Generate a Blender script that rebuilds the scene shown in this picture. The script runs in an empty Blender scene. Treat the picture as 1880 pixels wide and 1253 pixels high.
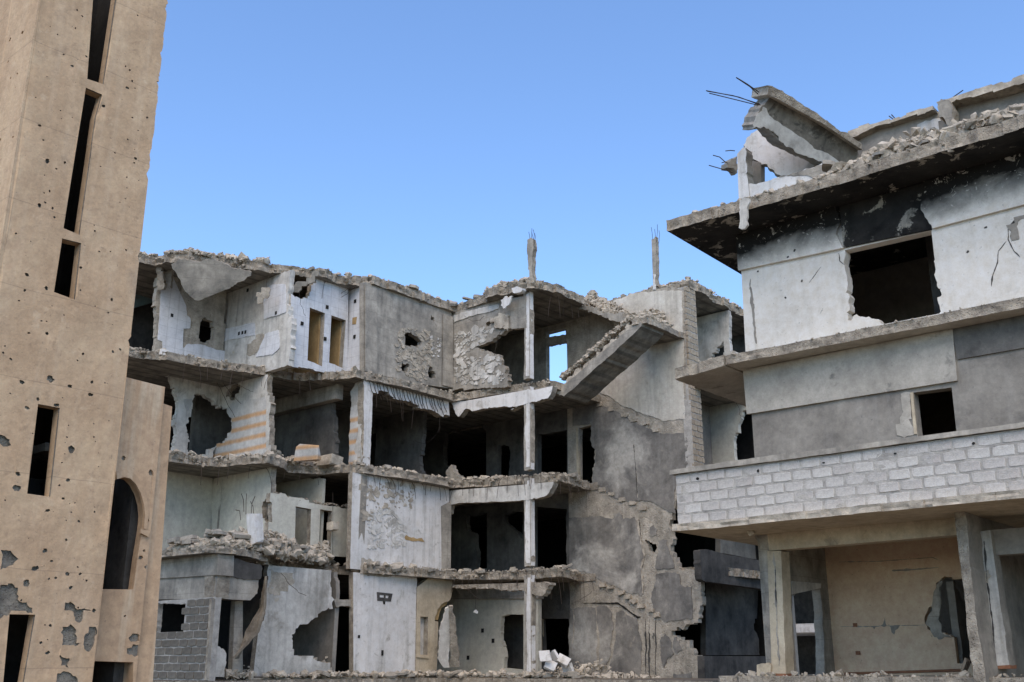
import bpy, math, random
import numpy as np
from mathutils import Vector, Matrix, noise, geometry

random.seed(7)
sc = bpy.context.scene
# ------------------------------------------------------------------ camera
FPX = 1936.0; PITCH = math.radians(17.1); CAMZ = 1.6
cam_d = bpy.data.cameras.new('camera'); cam = bpy.data.objects.new('camera', cam_d)
sc.collection.objects.link(cam); sc.camera = cam
cam.location = (0, 0, CAMZ); cam.rotation_euler = (math.pi/2 + PITCH, 0, 0)
cam_d.sensor_width = 36; cam_d.lens = FPX/1880*36; cam_d.clip_end = 3000
# ------------------------------------------------------------------ sky and sun
SUN_EL = math.radians(52); SUN_AZ = math.radians(-174)     # azimuth from +Y, clockwise: behind the camera
world = bpy.data.worlds.new('World'); sc.world = world; world.use_nodes = True
wn = world.node_tree; wn.nodes.clear()
sky = wn.nodes.new('ShaderNodeTexSky'); sky.sky_type = 'NISHITA'; sky.sun_disc = False
sky.sun_elevation = SUN_EL; sky.sun_rotation = SUN_AZ; sky.air_density = 1.0; sky.dust_density = 0.3; sky.ozone_density = 2.2
bg = wn.nodes.new('ShaderNodeBackground'); bg.inputs['Strength'].default_value = 0.15
wo = wn.nodes.new('ShaderNodeOutputWorld')
tint = wn.nodes.new('ShaderNodeMix'); tint.data_type = 'RGBA'; tint.blend_type = 'MULTIPLY'; tint.inputs[0].default_value = 1.0; tint.inputs[7].default_value = (0.86, 0.98, 1.12, 1)   # the clear air's deep azure, the same all over
wn.links.new(sky.outputs['Color'], tint.inputs[6]); wn.links.new(tint.outputs[2], bg.inputs['Color']); wn.links.new(bg.outputs['Background'], wo.inputs['Surface'])
sun_d = bpy.data.lights.new('sun', 'SUN'); sun_d.energy = 1.6; sun_d.angle = math.radians(60); sun_d.color = (1.0, 0.83, 0.64)
sun = bpy.data.objects.new('sun', sun_d); sc.collection.objects.link(sun)
sd = Vector((math.sin(SUN_AZ)*math.cos(SUN_EL), math.cos(SUN_AZ)*math.cos(SUN_EL), math.sin(SUN_EL)))
sun.rotation_euler = sd.to_track_quat('Z', 'Y').to_euler()
sc.view_settings.view_transform = 'Standard'; sc.view_settings.look = 'None'
sc.view_settings.gamma = 1.0; sc.view_settings.use_curve_mapping = False
sc.view_settings.exposure = 0.8
sc.cycles.max_bounces = 6; sc.cycles.diffuse_bounces = 3

# ------------------------------------------------------------------ plan grid: s runs along A (right, nearer), t along B (right, farther)
PHI = math.radians(41)
Bv = Vector((math.sin(PHI), math.cos(PHI), 0)); Av = Vector((Bv.y, -Bv.x, 0)); O = Vector((0.6, 34.4, 0)); ZV = Vector((0, 0, 1))
CAMP = Vector((0, 0, CAMZ))
def W(s, t, z): return O + Av*s + Bv*t + ZV*z
_F = Vector((0, math.cos(PITCH), math.sin(PITCH))); _U = Vector((0, -math.sin(PITCH), math.cos(PITCH))); _R = Vector((1, 0, 0))
def ray(p): return _F*FPX + _R*(p[0]-940) + _U*(626.5-p[1])
class PL:                                   # a real wall or floor plane: u, v in it, n outwards
    def __init__(self, o, u, v, n): self.o, self.u, self.v, self.n = o, u, v, n
    def w(self, u, v, d=0.0): return self.o + self.u*u + self.v*v + self.n*d
    def uv(self, p):
        d = ray(p); k = (self.o-CAMP).dot(self.n)/d.dot(self.n); q = CAMP + d*k - self.o
        r = (q.dot(self.u), q.dot(self.v)); return r if len(p) < 3 else r + (p[2],)
    def px(self, pts): return [self.uv(p) for p in pts]
def SP(s): return PL(O + Av*s, Bv, ZV, Av)          # wall along B; coordinates (t, z)
def TP(t): return PL(O + Bv*t, Av, ZV, -Bv)         # wall along A; coordinates (s, z)
def ZP(z): return PL(O + ZV*z, Av, Bv, -ZV)         # underside of a slab; coordinates (s, t)
def FREE(p, n):
    n = n.normalized(); u = ZV.cross(n)
    u = u.normalized() if u.length > .05 else Av.copy(); v = n.cross(u); return PL(p, u, v, n)
def zz(x0, y0, k):
    def f(pts): return [((p[0]/k)+x0, (p[1]/k)+y0) + tuple(p[2:]) for p in pts]
    return f
z3 = zz(230,440,3.916); z4 = zz(640,400,3.915); z5 = zz(1000,400,3.917); z6 = zz(260,660,4.177); z7 = zz(640,660,4.176); z8 = zz(980,660,4.177)
b1 = zz(260,930,3.88); b2 = zz(640,930,3.879); b3 = zz(980,930,3.88); r4 = zz(1200,120,3.917); r5 = zz(1500,120,3.916)
r6 = zz(1200,400,2.765); r7 = zz(1200,740,2.765); r8 = zz(1360,900,3.55); t1 = zz(0,0,1.998); t2 = zz(0,627,2.0025)

# ------------------------------------------------------------------ materials
def C(r, g, b):
    f = lambda c: (c/255/12.92 if c/255 <= .04045 else ((c/255+.055)/1.055)**2.4)
    return (f(r)*1.0, f(g)*.92, f(b)*.80, 1)      # dusty warm albedo
class NT:
    def __init__(self, name):
        self.m = bpy.data.materials.new(name); self.m.use_nodes = True; self.t = self.m.node_tree; self.t.nodes.clear()
        self.out = self.n('ShaderNodeOutputMaterial'); self.b = self.n('ShaderNodeBsdfPrincipled')
        self.b.inputs['Specular IOR Level'].default_value = .25
        self.l(self.b.outputs[0], self.out.inputs[0]); self.tc = self.n('ShaderNodeTexCoord'); self.co = self.tc.outputs['Object']
    def n(self, k, **kw):
        x = self.t.nodes.new(k)
        for a, v in kw.items(): setattr(x, a, v)
        return x
    def l(self, a, b): self.t.links.new(a, b)
    def noise(self, scale, detail=5, rough=.6, sq=None, off=0, dist=0):
        x = self.n('ShaderNodeTexNoise'); x.inputs['Scale'].default_value = scale; x.inputs['Detail'].default_value = detail
        x.inputs['Roughness'].default_value = rough; x.inputs['Distortion'].default_value = dist
        mp = self.n('ShaderNodeMapping'); mp.inputs['Location'].default_value = (off, off*1.7, off*.6)
        if sq: mp.inputs['Scale'].default_value = sq
        self.l(self.co, mp.inputs['Vector']); self.l(mp.outputs[0], x.inputs['Vector']); return x.outputs['Fac']
    def ramp(self, fac, a, b, inv=False):
        x = self.n('ShaderNodeMapRange'); x.inputs['From Min'].default_value = a; x.inputs['From Max'].default_value = b
        x.inputs['To Min'].default_value = 1 if inv else 0; x.inputs['To Max'].default_value = 0 if inv else 1
        self.l(fac, x.inputs['Value']); return x.outputs[0]
    def mix(self, fac, a, b, mode='MIX'):
        x = self.n('ShaderNodeMix', data_type='RGBA', blend_type=mode)
        for s, v in ((x.inputs[0], fac), (x.inputs[6], a), (x.inputs[7], b)):
            if isinstance(v, (int, float, tuple)): s.default_value = v
            else: self.l(v, s)
        return x.outputs[2]
    def math(self, op, a, b=None):
        x = self.n('ShaderNodeMath', operation=op)
        for s, v in zip(x.inputs, (a, b)):
            if v is None: continue
            if isinstance(v, (int, float)): s.default_value = v
            else: self.l(v, s)
        return x.outputs[0]
    def done(self, col, height=None, bump=.3, dist=.02, rough=.92):
        self.l(col, self.b.inputs['Base Color']); self.b.inputs['Roughness'].default_value = rough
        if height is not None:
            x = self.n('ShaderNodeBump'); x.inputs['Strength'].default_value = bump; x.inputs['Distance'].default_value = dist
            self.l(height, x.inputs['Height']); self.l(x.outputs[0], self.b.inputs['Normal'])
        return self.m
def surf(name, dark, light, sc_=1.3, patches=(), streak=None, bump=.35, bscale=14, extra=None, lo=.32, hi=.68, fine=.45, mid=.5, pits=None, dist=.02):
    q = NT(name); n1 = q.noise(sc_, 8, .62)
    col = q.mix(q.ramp(n1, lo, hi), dark, light)
    for i, (pc, ps, th, soft, amt) in enumerate(patches):
        m = q.ramp(q.noise(ps, 6, .65, off=3.1*(i+1), dist=.4), th, th+soft); col = q.mix(q.math('MULTIPLY', m, amt), col, pc)
    if streak:
        m = q.ramp(q.noise(4.5, 4, .6, sq=(1, 1, .07), off=9), .5, .72); col = q.mix(q.math('MULTIPLY', m, streak[1]), col, streak[0])
    if extra: col = extra(q, col)
    md = q.noise(5.5, 9, .72, off=12); col = q.mix(mid, col, q.mix(q.ramp(md, .34, .66), (.36, .36, .36, 1), (.68, .68, .67, 1)), 'OVERLAY')
    sp = q.ramp(q.noise(17, 3, .6, off=21), .67, .72); col = q.mix(q.math('MULTIPLY', sp, .35), col, (.05, .048, .045, 1))
    fn = q.noise(bscale*2.2, 5, .7, off=5)
    col = q.mix(fine, col, q.mix(q.ramp(fn, .3, .7), (.45, .45, .45, 1), (.62, .62, .62, 1)), 'OVERLAY')
    h = q.noise(bscale, 8, .7, off=1)
    if pits:
        v = q.n('ShaderNodeTexVoronoi'); v.inputs['Scale'].default_value = pits; q.l(q.co, v.inputs['Vector'])
        h = q.math('ADD', h, q.math('MULTIPLY', q.ramp(v.outputs['Distance'], .0, .35), .5))
    return q.done(col, h, bump, dist)
def zpos(q):
    x = q.n('ShaderNodeSeparateXYZ'); q.l(q.co, x.inputs[0]); return x.outputs[2]

M = {}
def fform(q, col):        # faint board joints of the formwork
    z = q.math('FRACT', q.math('MULTIPLY', q.math('ADD', zpos(q), q.math('MULTIPLY', q.noise(.8, 2, .5, off=6), .04)), 2.3)); m = q.ramp(z, .965, .985)
    return q.mix(q.math('MULTIPLY', m, .4), col, C(84,82,79))
M['plaster'] = surf('white_plaster', C(168,168,166), C(214,214,213), 1.1, [(C(146,144,139), 1.7, .56, .12, .75), (C(172,162,146), 3.0, .62, .08, .6)], (C(110,110,108), .55))
M['plaster_clean'] = surf('clean_white_plaster', C(200,201,203), C(228,228,229), .7, [(C(160,157,151), 2.2, .57, .1, .65), (C(140,137,131), 4.5, .63, .05, .5)], (C(140,139,136), .5), bump=.3)
M['tile'] = None
M['concrete'] = surf('grey_concrete', C(124,122,118), C(178,174,167), 1.6, [(C(98,97,95), 2.4, .6, .12, .6)], (C(100,99,96), .5), bump=.6, bscale=10, extra=fform)
M['raw'] = surf('broken_concrete', C(122,116,108), C(186,179,168), 4.0, [(C(190,184,174), 6.0, .6, .1, .6)], None, bump=1.0, bscale=16, pits=26, dist=.05)
M['dust'] = surf('dusty_rubble', C(142,136,127), C(198,191,180), 3.5, [(C(150,128,108), 5, .64, .08, .4)], None, bump=.8, bscale=18, dist=.03)
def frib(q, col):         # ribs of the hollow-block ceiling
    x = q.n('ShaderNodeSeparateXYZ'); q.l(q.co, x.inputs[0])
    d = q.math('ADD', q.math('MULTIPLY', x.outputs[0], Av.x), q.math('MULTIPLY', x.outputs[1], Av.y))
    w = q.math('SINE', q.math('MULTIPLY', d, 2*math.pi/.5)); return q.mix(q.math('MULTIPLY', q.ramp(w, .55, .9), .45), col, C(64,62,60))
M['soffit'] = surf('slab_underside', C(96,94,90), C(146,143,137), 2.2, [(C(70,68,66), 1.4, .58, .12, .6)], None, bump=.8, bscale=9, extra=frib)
M['core'] = surf('bare_block_wall', C(142,138,130), C(190,184,175), 2.4, [(C(96,93,88), 3.4, .6, .1, .6)], (C(105,102,97), .4), bump=1.0, bscale=11, pits=12, dist=.04)
M['greyplaster'] = surf('smoked_grey_plaster', C(100,99,98), C(142,140,137), .8, [(C(86,87,89), .9, .52, .16, .6), (C(186,184,180), .45, .52, .14, .85), (C(150,146,138), 2.6, .62, .06, .6)], (C(150,150,150), .35), bump=.6, bscale=7, mid=.7)
M['paleroom'] = surf('pale_green_wall', C(182,182,174), C(202,202,195), .8, [(C(150,150,143), 1.8, .6, .15, .5)], (C(150,150,146), .3), bump=.2)
M['greyflat'] = surf('grey_cement_render', C(118,115,111), C(156,153,148), .8, [(C(106,104,102), 1.6, .57, .12, .6), (C(172,172,172), 2.4, .66, .06, .35)], (C(165,165,165), .2), bump=.35, bscale=8)
M['beige'] = surf('beige_wall_paint', C(202,175,152), C(220,196,173), .8, [(C(186,164,146), 1.3, .6, .14, .6)], None, bump=.2)
M['cream'] = surf('cream_paint', C(172,160,140), C(198,188,170), 1.0, [(C(140,133,122), 2.0, .6, .1, .7)], (C(140,132,120), .4), bump=.35)
M['ochre'] = surf('ochre_paint', C(150,128,92), C(176,152,112), 1.0, [], None, bump=.2)
M['bluepaint'] = surf('blue_paint', C(96,122,134), C(130,150,158), 1.0, [(C(120,118,112), 2, .55, .1, .8)], None, bump=.3)
M['sootshade'] = surf('soot_and_shade_concrete', C(54,54,55), C(92,91,90), 1.5, [(C(40,40,41), 2, .55, .15, .6)], (C(105,104,102), .25), bump=.4)  # soot grey; on inner walls it also puts room shade into the colour
M['wood'] = surf('weathered_timber', C(104,96,86), C(150,141,128), 3, [], (C(80,74,66), .7), bump=.6)
M['rust'] = surf('rusty_steel', C(48,43,40), C(72,62,56), 6, [], None, bump=.3)
M['rock'] = surf('ground_dirt', C(92,86,78), C(128,120,109), .6, [(C(100,94,86), 1.2, .55, .2, .6)], None, bump=1.0, bscale=5, dist=.06)
def fcourse(q, col):      # lift lines of the render and rain streaks
    z = q.math('FRACT', q.math('MULTIPLY', q.math('ADD', zpos(q), q.math('MULTIPLY', q.noise(.7, 3, .5, off=6), .12)), .62)); m = q.ramp(z, .985, .995)
    col = q.mix(q.math('MULTIPLY', m, .35), col, C(118,104,92))
    lo = q.math('MULTIPLY', q.ramp(zpos(q), 1.0, 5.0, True), q.ramp(q.noise(.9, 6, .6, off=14), .42, .6)); return q.mix(q.math('MULTIPLY', lo, .35), col, C(178,158,140))
M['tower'] = surf('tan_render', C(176,151,125), C(198,174,147), .9, [(C(154,132,111), 2.2, .60, .05, .45), (C(202,181,157), 3.4, .62, .05, .5), (C(134,119,104), 7, .66, .03, .5)], (C(206,186,163), .35), bump=.9, bscale=6.5, lo=.3, hi=.7, mid=.38, extra=fcourse)
M['towercore'] = surf('tower_concrete_core', C(106,103,98), C(150,146,138), 4, [(C(84,80,76), 6, .58, .1, .6)], None, bump=1.0, bscale=18, pits=24, dist=.04)
M['towerwing'] = surf('streaked_tan_render', C(174,148,122), C(196,170,144), .8, [(C(150,129,108), 1.6, .6, .1, .5)], (C(208,194,174), .75), bump=.5, bscale=7)
def ftile(q, col):        # ceramic tile courses
    br = q.n('ShaderNodeTexBrick'); br.offset = 0; br.inputs['Scale'].default_value = 1; br.inputs['Mortar Size'].default_value = .006
    br.inputs['Brick Width'].default_value = .25; br.inputs['Row Height'].default_value = .33
    x = q.n('ShaderNodeSeparateXYZ'); q.l(q.co, x.inputs[0]); h = q.math('ADD', x.outputs[0], q.math('MULTIPLY', x.outputs[1], .1))
    cb = q.n('ShaderNodeCombineXYZ'); q.l(h, cb.inputs[0]); q.l(x.outputs[2], cb.inputs[1]); q.l(cb.outputs[0], br.inputs['Vector'])
    return q.mix(q.math('MULTIPLY', br.outputs['Fac'], .35), col, C(120,122,126))
M['tile'] = surf('white_wall_tile', C(196,202,214), C(216,220,228), 1.2, [(C(180,180,178), 2.5, .64, .08, .5)], (C(178,178,176), .35), bump=.12, extra=ftile)
def fstripe(q, col):      # wallpaper printed with orange bands
    w = q.math('SINE', q.math('MULTIPLY', zpos(q), 2*math.pi/.37)); m = q.ramp(q.math('ADD', w, q.math('MULTIPLY', q.noise(3, 6, .7, off=2), 1.1)), .3, 1.5)
    low = q.ramp(zpos(q), 9.55, 9.6, True)
    return q.mix(q.math('MULTIPLY', q.math('MULTIPLY', m, low), .8), col, C(190,146,96))
M['striped'] = surf('striped_wallpaper', C(170,172,174), C(200,202,204), 1.0, [(C(160,158,152), 2.2, .6, .12, .6)], (C(160,158,152), .3), bump=.2, extra=fstripe)
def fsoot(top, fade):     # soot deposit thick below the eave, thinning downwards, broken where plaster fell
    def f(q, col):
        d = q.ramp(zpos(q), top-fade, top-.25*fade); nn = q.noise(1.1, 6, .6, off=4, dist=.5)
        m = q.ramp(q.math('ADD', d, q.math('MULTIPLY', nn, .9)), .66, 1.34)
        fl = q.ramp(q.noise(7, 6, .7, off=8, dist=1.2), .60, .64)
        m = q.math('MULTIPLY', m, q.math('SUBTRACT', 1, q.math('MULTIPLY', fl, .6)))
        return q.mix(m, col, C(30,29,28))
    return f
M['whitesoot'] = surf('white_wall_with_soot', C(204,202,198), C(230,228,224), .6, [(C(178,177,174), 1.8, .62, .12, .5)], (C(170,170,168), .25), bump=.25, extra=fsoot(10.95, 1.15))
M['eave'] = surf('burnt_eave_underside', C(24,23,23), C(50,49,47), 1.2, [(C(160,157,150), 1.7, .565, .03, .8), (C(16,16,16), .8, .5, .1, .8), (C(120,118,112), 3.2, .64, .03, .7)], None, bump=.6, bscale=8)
M['midsoffit'] = surf('painted_balcony_underside', C(156,153,147), C(184,181,175), .9, [(C(110,110,108), 1.6, .63, .08, .7)], None, bump=.25)
M['gable'] = surf('light_block_plaster', C(186,182,174), C(212,209,203), 1.0, [(C(150,146,138), 1.8, .58, .14, .6)], (C(150,147,140), .5), bump=.5)
def fblk(q, col):
    oi = q.n('ShaderNodeObjectInfo'); return q.mix(.5, col, q.mix(oi.outputs['Random'], (.34,.34,.34,1), (.6,.6,.6,1)), 'OVERLAY')
def blkmat(name, a, b):
    m = surf(name, a, b, 3.0, [(C(130,129,128), 5, .60, .06, .6)], (C(120,119,117), .35), bump=.9, bscale=22, extra=fblk, pits=45); return m
M['block'] = blkmat('light_concrete_block', C(176,175,175), C(204,203,203))
M['darkblock'] = blkmat('grey_concrete_block', C(90,88,84), C(128,125,119))
M['tanblock'] = blkmat('tan_concrete_block', C(148,138,124), C(182,172,157))
M['mortar'] = surf('grey_mortar', C(150,149,148), C(184,183,181), 5, [], None, bump=1, bscale=20)
M['redtile'] = surf('terracotta_skirting', C(128,88,68), C(146,108,86), 3, [], None, bump=.2)
M['beamgrey'] = surf('weathered_beam_concrete', C(92,90,86), C(142,138,130), 1.8, [(C(60,58,56), 2.2, .56, .08, .7), (C(176,172,164), 3.4, .62, .05, .5)], (C(70,69,66), .7), bump=.8, bscale=9)
M['dim'] = surf('smoke_and_shade_grey', C(76,76,76), C(116,115,113), 1.2, [(C(56,56,56), 2, .56, .15, .6)], (C(128,127,125), .3), bump=.4)  # smoke grey; on inner walls the room's half shade is in the colour
M['black'] = surf('shade_and_detail_black', C(30,30,30), C(46,46,45), 2, [], None, bump=.3)  # near black: deep interior shade put into wall colour; also sockets and cracks

# ------------------------------------------------------------------ object helpers
COL = sc.collection
def link(name, verts, faces, mat, parent=None, smooth=None, kind=None):
    used = sorted({i for f in faces for i in f})
    if len(used) < len(verts): mp = {k: i for i, k in enumerate(used)}; verts = [verts[k] for k in used]; faces = [tuple(mp[i] for i in f) for f in faces]
    me = bpy.data.meshes.new(name); me.from_pydata([tuple(v) for v in verts], [], faces); me.update()
    if smooth is not None: me.polygons.foreach_set('use_smooth', smooth); me.set_sharp_from_angle(angle=math.radians(28))
    me.materials.append(M[mat] if isinstance(mat, str) else mat)
    o = bpy.data.objects.new(name, me); COL.objects.link(o)
    if parent is not None: attach(o, parent)
    if kind: o['kind'] = kind
    return o
def top(o):
    while o.parent: o = o.parent
    return o
def attach(o, parent):
    o.parent = parent
    if parent.type == 'EMPTY': o.matrix_parent_inverse = Matrix.Translation(-parent.location)
def thing(name, label, cat, loc, group=None):
    e = bpy.data.objects.new(name, None); e.location = loc; e.empty_display_size = .3; COL.objects.link(e)
    e['label'] = label; e['category'] = cat
    if group: e['group'] = group
    return e
def tag(o, label, cat, kind=None, group=None):
    o['label'] = label; o['category'] = cat
    if kind: o['kind'] = kind
    if group: o['group'] = group
    return o
def roughen(pts, amp, step, seed):
    """midpoint displacement: angular, broken-looking edges"""
    out = []; n = len(pts); rnd = random.Random(seed); ms = max(.045, step*.45)
    def rec(a, b, k):
        d = b-a; L = d.length
        if L < ms*1.6: return []
        if .11 < L < .32 and amp > .025 and rnd.random() < .3: return [Vector((b.x, a.y)) if rnd.random() < .5 else Vector((a.x, b.y))]
        nr = Vector((-d.y, d.x))/L; f = rnd.uniform(.35, .65)
        w = max(-L*.22, min(L*.22, rnd.gauss(0, 1)*amp*k)); m = a + d*f + nr*w
        return rec(a, m, k*.72) + [m] + rec(m, b, k*.72)
    for i in range(n):
        p = pts[i]; q = pts[(i+1) % n]; a = Vector(p[:2]); b = Vector(q[:2]); out.append((a.x, a.y))
        if amp <= 0 or (len(p) > 2 and p[2]): continue
        out += [(v.x, v.y) for v in rec(a, b, 1.25)]
    return out
def inside(p, poly):
    x, y = p; r = False; n = len(poly); j = n-1
    for i in range(n):
        xi, yi = poly[i]; xj, yj = poly[j]
        if (yi > y) != (yj > y) and x < (xj-xi)*(y-yi)/(yj-yi)+xi: r = not r
        j = i
    return r
_seed = [0]
def plate(name, pl, outer, mat, parent=None, holes=(), thick=.2, ra=.03, step=.13, hr=None, relief=.008, edge=.02, grid=.45, off=0.0, rows=2, side=None, kind=None, wfun=None, snap=None):
    """flat slab of wall or floor with ragged outline and holes; front at off, back at off-thick"""
    _seed[0] += 1; sd_ = _seed[0]*1.37
    if snap:
        zl, zh, tol = snap[:3]; th_ = snap[-1]; outer = [((p[0], zl) if abs(p[1]-zl) < tol else (p[0], zh) if abs(p[1]-zh) < th_ else (p[0], p[1])) + tuple(p[2:]) for p in outer]
    outer = roughen(outer, ra, step, sd_); hl = [roughen(h, hr if hr is not None else max(ra, .03), step*.8, sd_+11*k+5) for k, h in enumerate(holes)]
    co = []; ed = []
    for poly in [outer]+hl:
        b0 = len(co); n = len(poly); co += [Vector(p) for p in poly]; ed += [(b0+i, b0+(i+1) % n) for i in range(n)]
    xs = [p[0] for p in outer]; ys = [p[1] for p in outer]; rnd = random.Random(sd_)
    g = max(grid, math.sqrt((max(xs)-min(xs))*(max(ys)-min(ys))/900))
    y = min(ys)+g*.5
    while y < max(ys):
        x = min(xs)+g*.5
        while x < max(xs):
            p = (x+(rnd.random()-.5)*g*.5, y+(rnd.random()-.5)*g*.5)
            if inside(p, outer) and not any(inside(p, h) for h in hl): co.append(Vector(p))
            x += g
        y += g
    V, E_, Fc, _, _, _ = geometry.delaunay_2d_cdt(co, ed, [], 0, 1e-5)
    keep = []
    for f in Fc:
        c = (V[f[0]]+V[f[1]]+V[f[2]])/3
        if inside(c, outer) and not any(inside(c, h) for h in hl):
            a = (V[f[1]]-V[f[0]]).cross(V[f[2]]-V[f[0]]); keep.append(tuple(f) if a > 0 else tuple(reversed(f)))
    cnt = {}
    for f in keep:
        for i in range(3): cnt[(f[i], f[(i+1) % 3])] = 1
    bnd = [(a, b) for (a, b) in cnt if (b, a) not in cnt]
    bset = {a for a, b in bnd}
    def nz(v, i): return 0 if i in bset else noise.noise(Vector((v.x*1.3+sd_, v.y*1.3, sd_)))*relief*2
    flip = pl.u.cross(pl.v).dot(pl.n) < 0
    ex = (lambda v: 0.0) if wfun is None else wfun
    verts = [pl.w(v.x, v.y, off+nz(v, i)+ex(v)) for i, v in enumerate(V)]; nV = len(V)
    verts += [pl.w(v.x, v.y, off-thick+ex(v)) for v in V]
    faces = [f if not flip else tuple(reversed(f)) for f in keep] + [tuple(nV+i for i in (reversed(f) if not flip else f)) for f in keep]
    nsm = len(faces)
    nb = {}
    for a, b in bnd:
        d = (V[b]-V[a]); d = Vector((d.y, -d.x)); d = d/(d.length+1e-9)
        for k in (a, b): nb[k] = nb.get(k, Vector((0, 0)))+d
    ring = {}
    for i in bset:
        v = V[i]; d = nb[i]/(nb[i].length+1e-9); ids = []
        for r in range(rows+1):
            f = r/rows; e = 0 if r in (0, rows) else edge*(noise.noise(Vector((v.x*6, v.y*6, f*3+sd_)))*1.6-.2)
            if r == 0: ids.append(i); continue
            if r == rows: ids.append(nV+i); continue
            ids.append(len(verts)); verts.append(pl.w(v.x+d.x*e, v.y+d.y*e, off-thick*f+ex(v)))
        ring[i] = ids
    for a, b in bnd:
        if a not in ring or b not in ring: continue
        for r in range(rows):
            q = (ring[a][r], ring[a][r+1], ring[b][r+1], ring[b][r]); faces.append(q if not flip else tuple(reversed(q)))
    o = link(name, verts, faces, mat, parent, [True]*nsm+[False]*(len(faces)-nsm), kind)
    if side:
        o.data.materials.append(M[side]); mi = [0]*nsm+[1]*(len(faces)-nsm); o.data.polygons.foreach_set('material_index', mi)
    return o
def box(name, s0, s1, t0, t1, za, zb, mat, parent=None, ra=.008, side=None, edge=.01):
    return plate(name, TP(t0), [(s0, za), (s1, za), (s1, zb), (s0, zb)], mat, parent, thick=t1-t0, ra=ra, side=side, edge=edge, grid=.6)
def slab(name, z, front, back, thick, mat, parent, ra=.06, side='raw', px=True, edge=.07):
    pl = ZP(z); pts = pl.px(front) if px else list(front)
    pts = pts + [(a, b, 1) for a, b in back]; pts[len(front)-1] = pts[len(front)-1][:2] + (1,)
    return plate(name, pl, pts, mat, parent, thick=thick, ra=ra, step=.16, edge=edge, rows=3, side=side, grid=.9, relief=.01)
# chunk prototypes
def _hull(seed, flat):
    import bmesh
    rnd = random.Random(seed); bm = bmesh.new()
    for _ in range(13):
        v = Vector((rnd.uniform(-1,1), rnd.uniform(-1,1), rnd.uniform(-1,1))); m = max(abs(v.x), abs(v.y), abs(v.z)); v = v/m*rnd.uniform(.75, 1)
        bm.verts.new((v.x*.5, v.y*.5, v.z*.5*flat))
    r = bmesh.ops.convex_hull(bm, input=bm.verts)
    bmesh.ops.delete(bm, geom=[e for e in r['geom_interior'] if isinstance(e, bmesh.types.BMVert)], context='VERTS')
    bm.verts.index_update(); vs = [v.co.copy() for v in bm.verts]; fs = [tuple(v.index for v in f.verts) for f in bm.faces]; bm.free(); return vs, fs
PROTO = [_hull(i, 1 if i < 12 else .45) for i in range(22)]
def chunk_geo(items, seed=1):
    rnd = random.Random(seed); V = []; Fs = []
    for pos, size in items:
        vs, fs = PROTO[rnd.randrange(len(PROTO))]; b = len(V)
        R = Matrix.Rotation(rnd.uniform(0, 6.28), 3, 'Z') @ Matrix.Rotation(rnd.gauss(0, .5), 3, 'X') @ Matrix.Rotation(rnd.gauss(0, .5), 3, 'Y')
        k = Vector((rnd.uniform(.7, 1.4), rnd.uniform(.6, 1.1), rnd.uniform(.5, 1)))*size
        for v in vs: V.append(pos + R @ Vector((v.x*k.x, v.y*k.y, v.z*k.z)))
        Fs += [tuple(i+b for i in f) for f in fs]
    return V, Fs
def along(path, f):
    L = [(Vector(b)-Vector(a)).length for a, b in zip(path, path[1:])]; x = f*sum(L)
    for (a, b), l in zip(zip(path, path[1:]), L):
        if x <= l: return Vector(a).lerp(Vector(b), x/l if l else 0)
        x -= l
    return Vector(path[-1])
def rubble(name, label, path, inward, width, n, smin, smax, height, seed, mat='dust', parent=None, base=0.0, cat='rubble', clump=True):
    """loose debris heaped along a path of (s, t, z) points"""
    rnd = random.Random(seed); it = []
    for i in range(n):
        f = rnd.random(); p = along(path, f); d = rnd.random()**1.3*width; sz = smin*(smax/smin)**(rnd.random()**2.2)
        cl = noise.noise(Vector((f*17, seed*1.3, 0)))+.6*noise.noise(Vector((f*47, seed, 4)))
        if clump and cl < rnd.uniform(-.75, .25): continue
        if not clump: cl = noise.noise(Vector((f*4, seed*1.3, 0)))*.7
        hh = height*(.25+.75*max(0, min(1, cl+.45)))*min(1, .25+d/width*1.6)
        it.append((W(p.x+inward[0]*d, p.y+inward[1]*d, p.z+base+rnd.random()*hh), sz))
    V, Fs = chunk_geo(it, seed); o = link(name, V, Fs, mat, parent, kind='stuff')
    if parent is None: tag(o, label, cat, 'stuff')
    return o
def crumble(slab_obj, path, thick, n, seed, mat='raw', smax=.2):
    rnd = random.Random(seed); it = []
    for i in range(n):
        f = rnd.random()
        if noise.noise(Vector((f*23, seed, 0))) < rnd.uniform(-.4, .3): continue
        p = along(path, f); it.append((W(p.x+rnd.gauss(0, .03), p.y+rnd.gauss(0, .03), p.z+rnd.uniform(0, thick)), rnd.uniform(.03, smax)*rnd.uniform(.4, 1)))
    V, Fs = chunk_geo(it, seed); o = link('broken_edge', V, Fs, mat, slab_obj, kind='stuff'); return o
def tube(name, pts, r, mat, parent=None, k=5):
    V = []; Fs = []; n = len(pts)
    for i, p in enumerate(pts):
        d = (pts[min(i+1, n-1)]-pts[max(i-1, 0)]).normalized(); u = d.cross(Vector((.3, .5, .81))).normalized(); v = d.cross(u)
        V += [p + u*math.cos(a*2*math.pi/k)*r + v*math.sin(a*2*math.pi/k)*r for a in range(k)]
    for i in range(n-1): Fs += [(i*k+a, i*k+(a+1) % k, (i+1)*k+(a+1) % k, (i+1)*k+a) for a in range(k)]
    Fs += [tuple(range(k-1, -1, -1)), tuple((n-1)*k+a for a in range(k))]
    return link(name, V, Fs, mat, parent)
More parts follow.
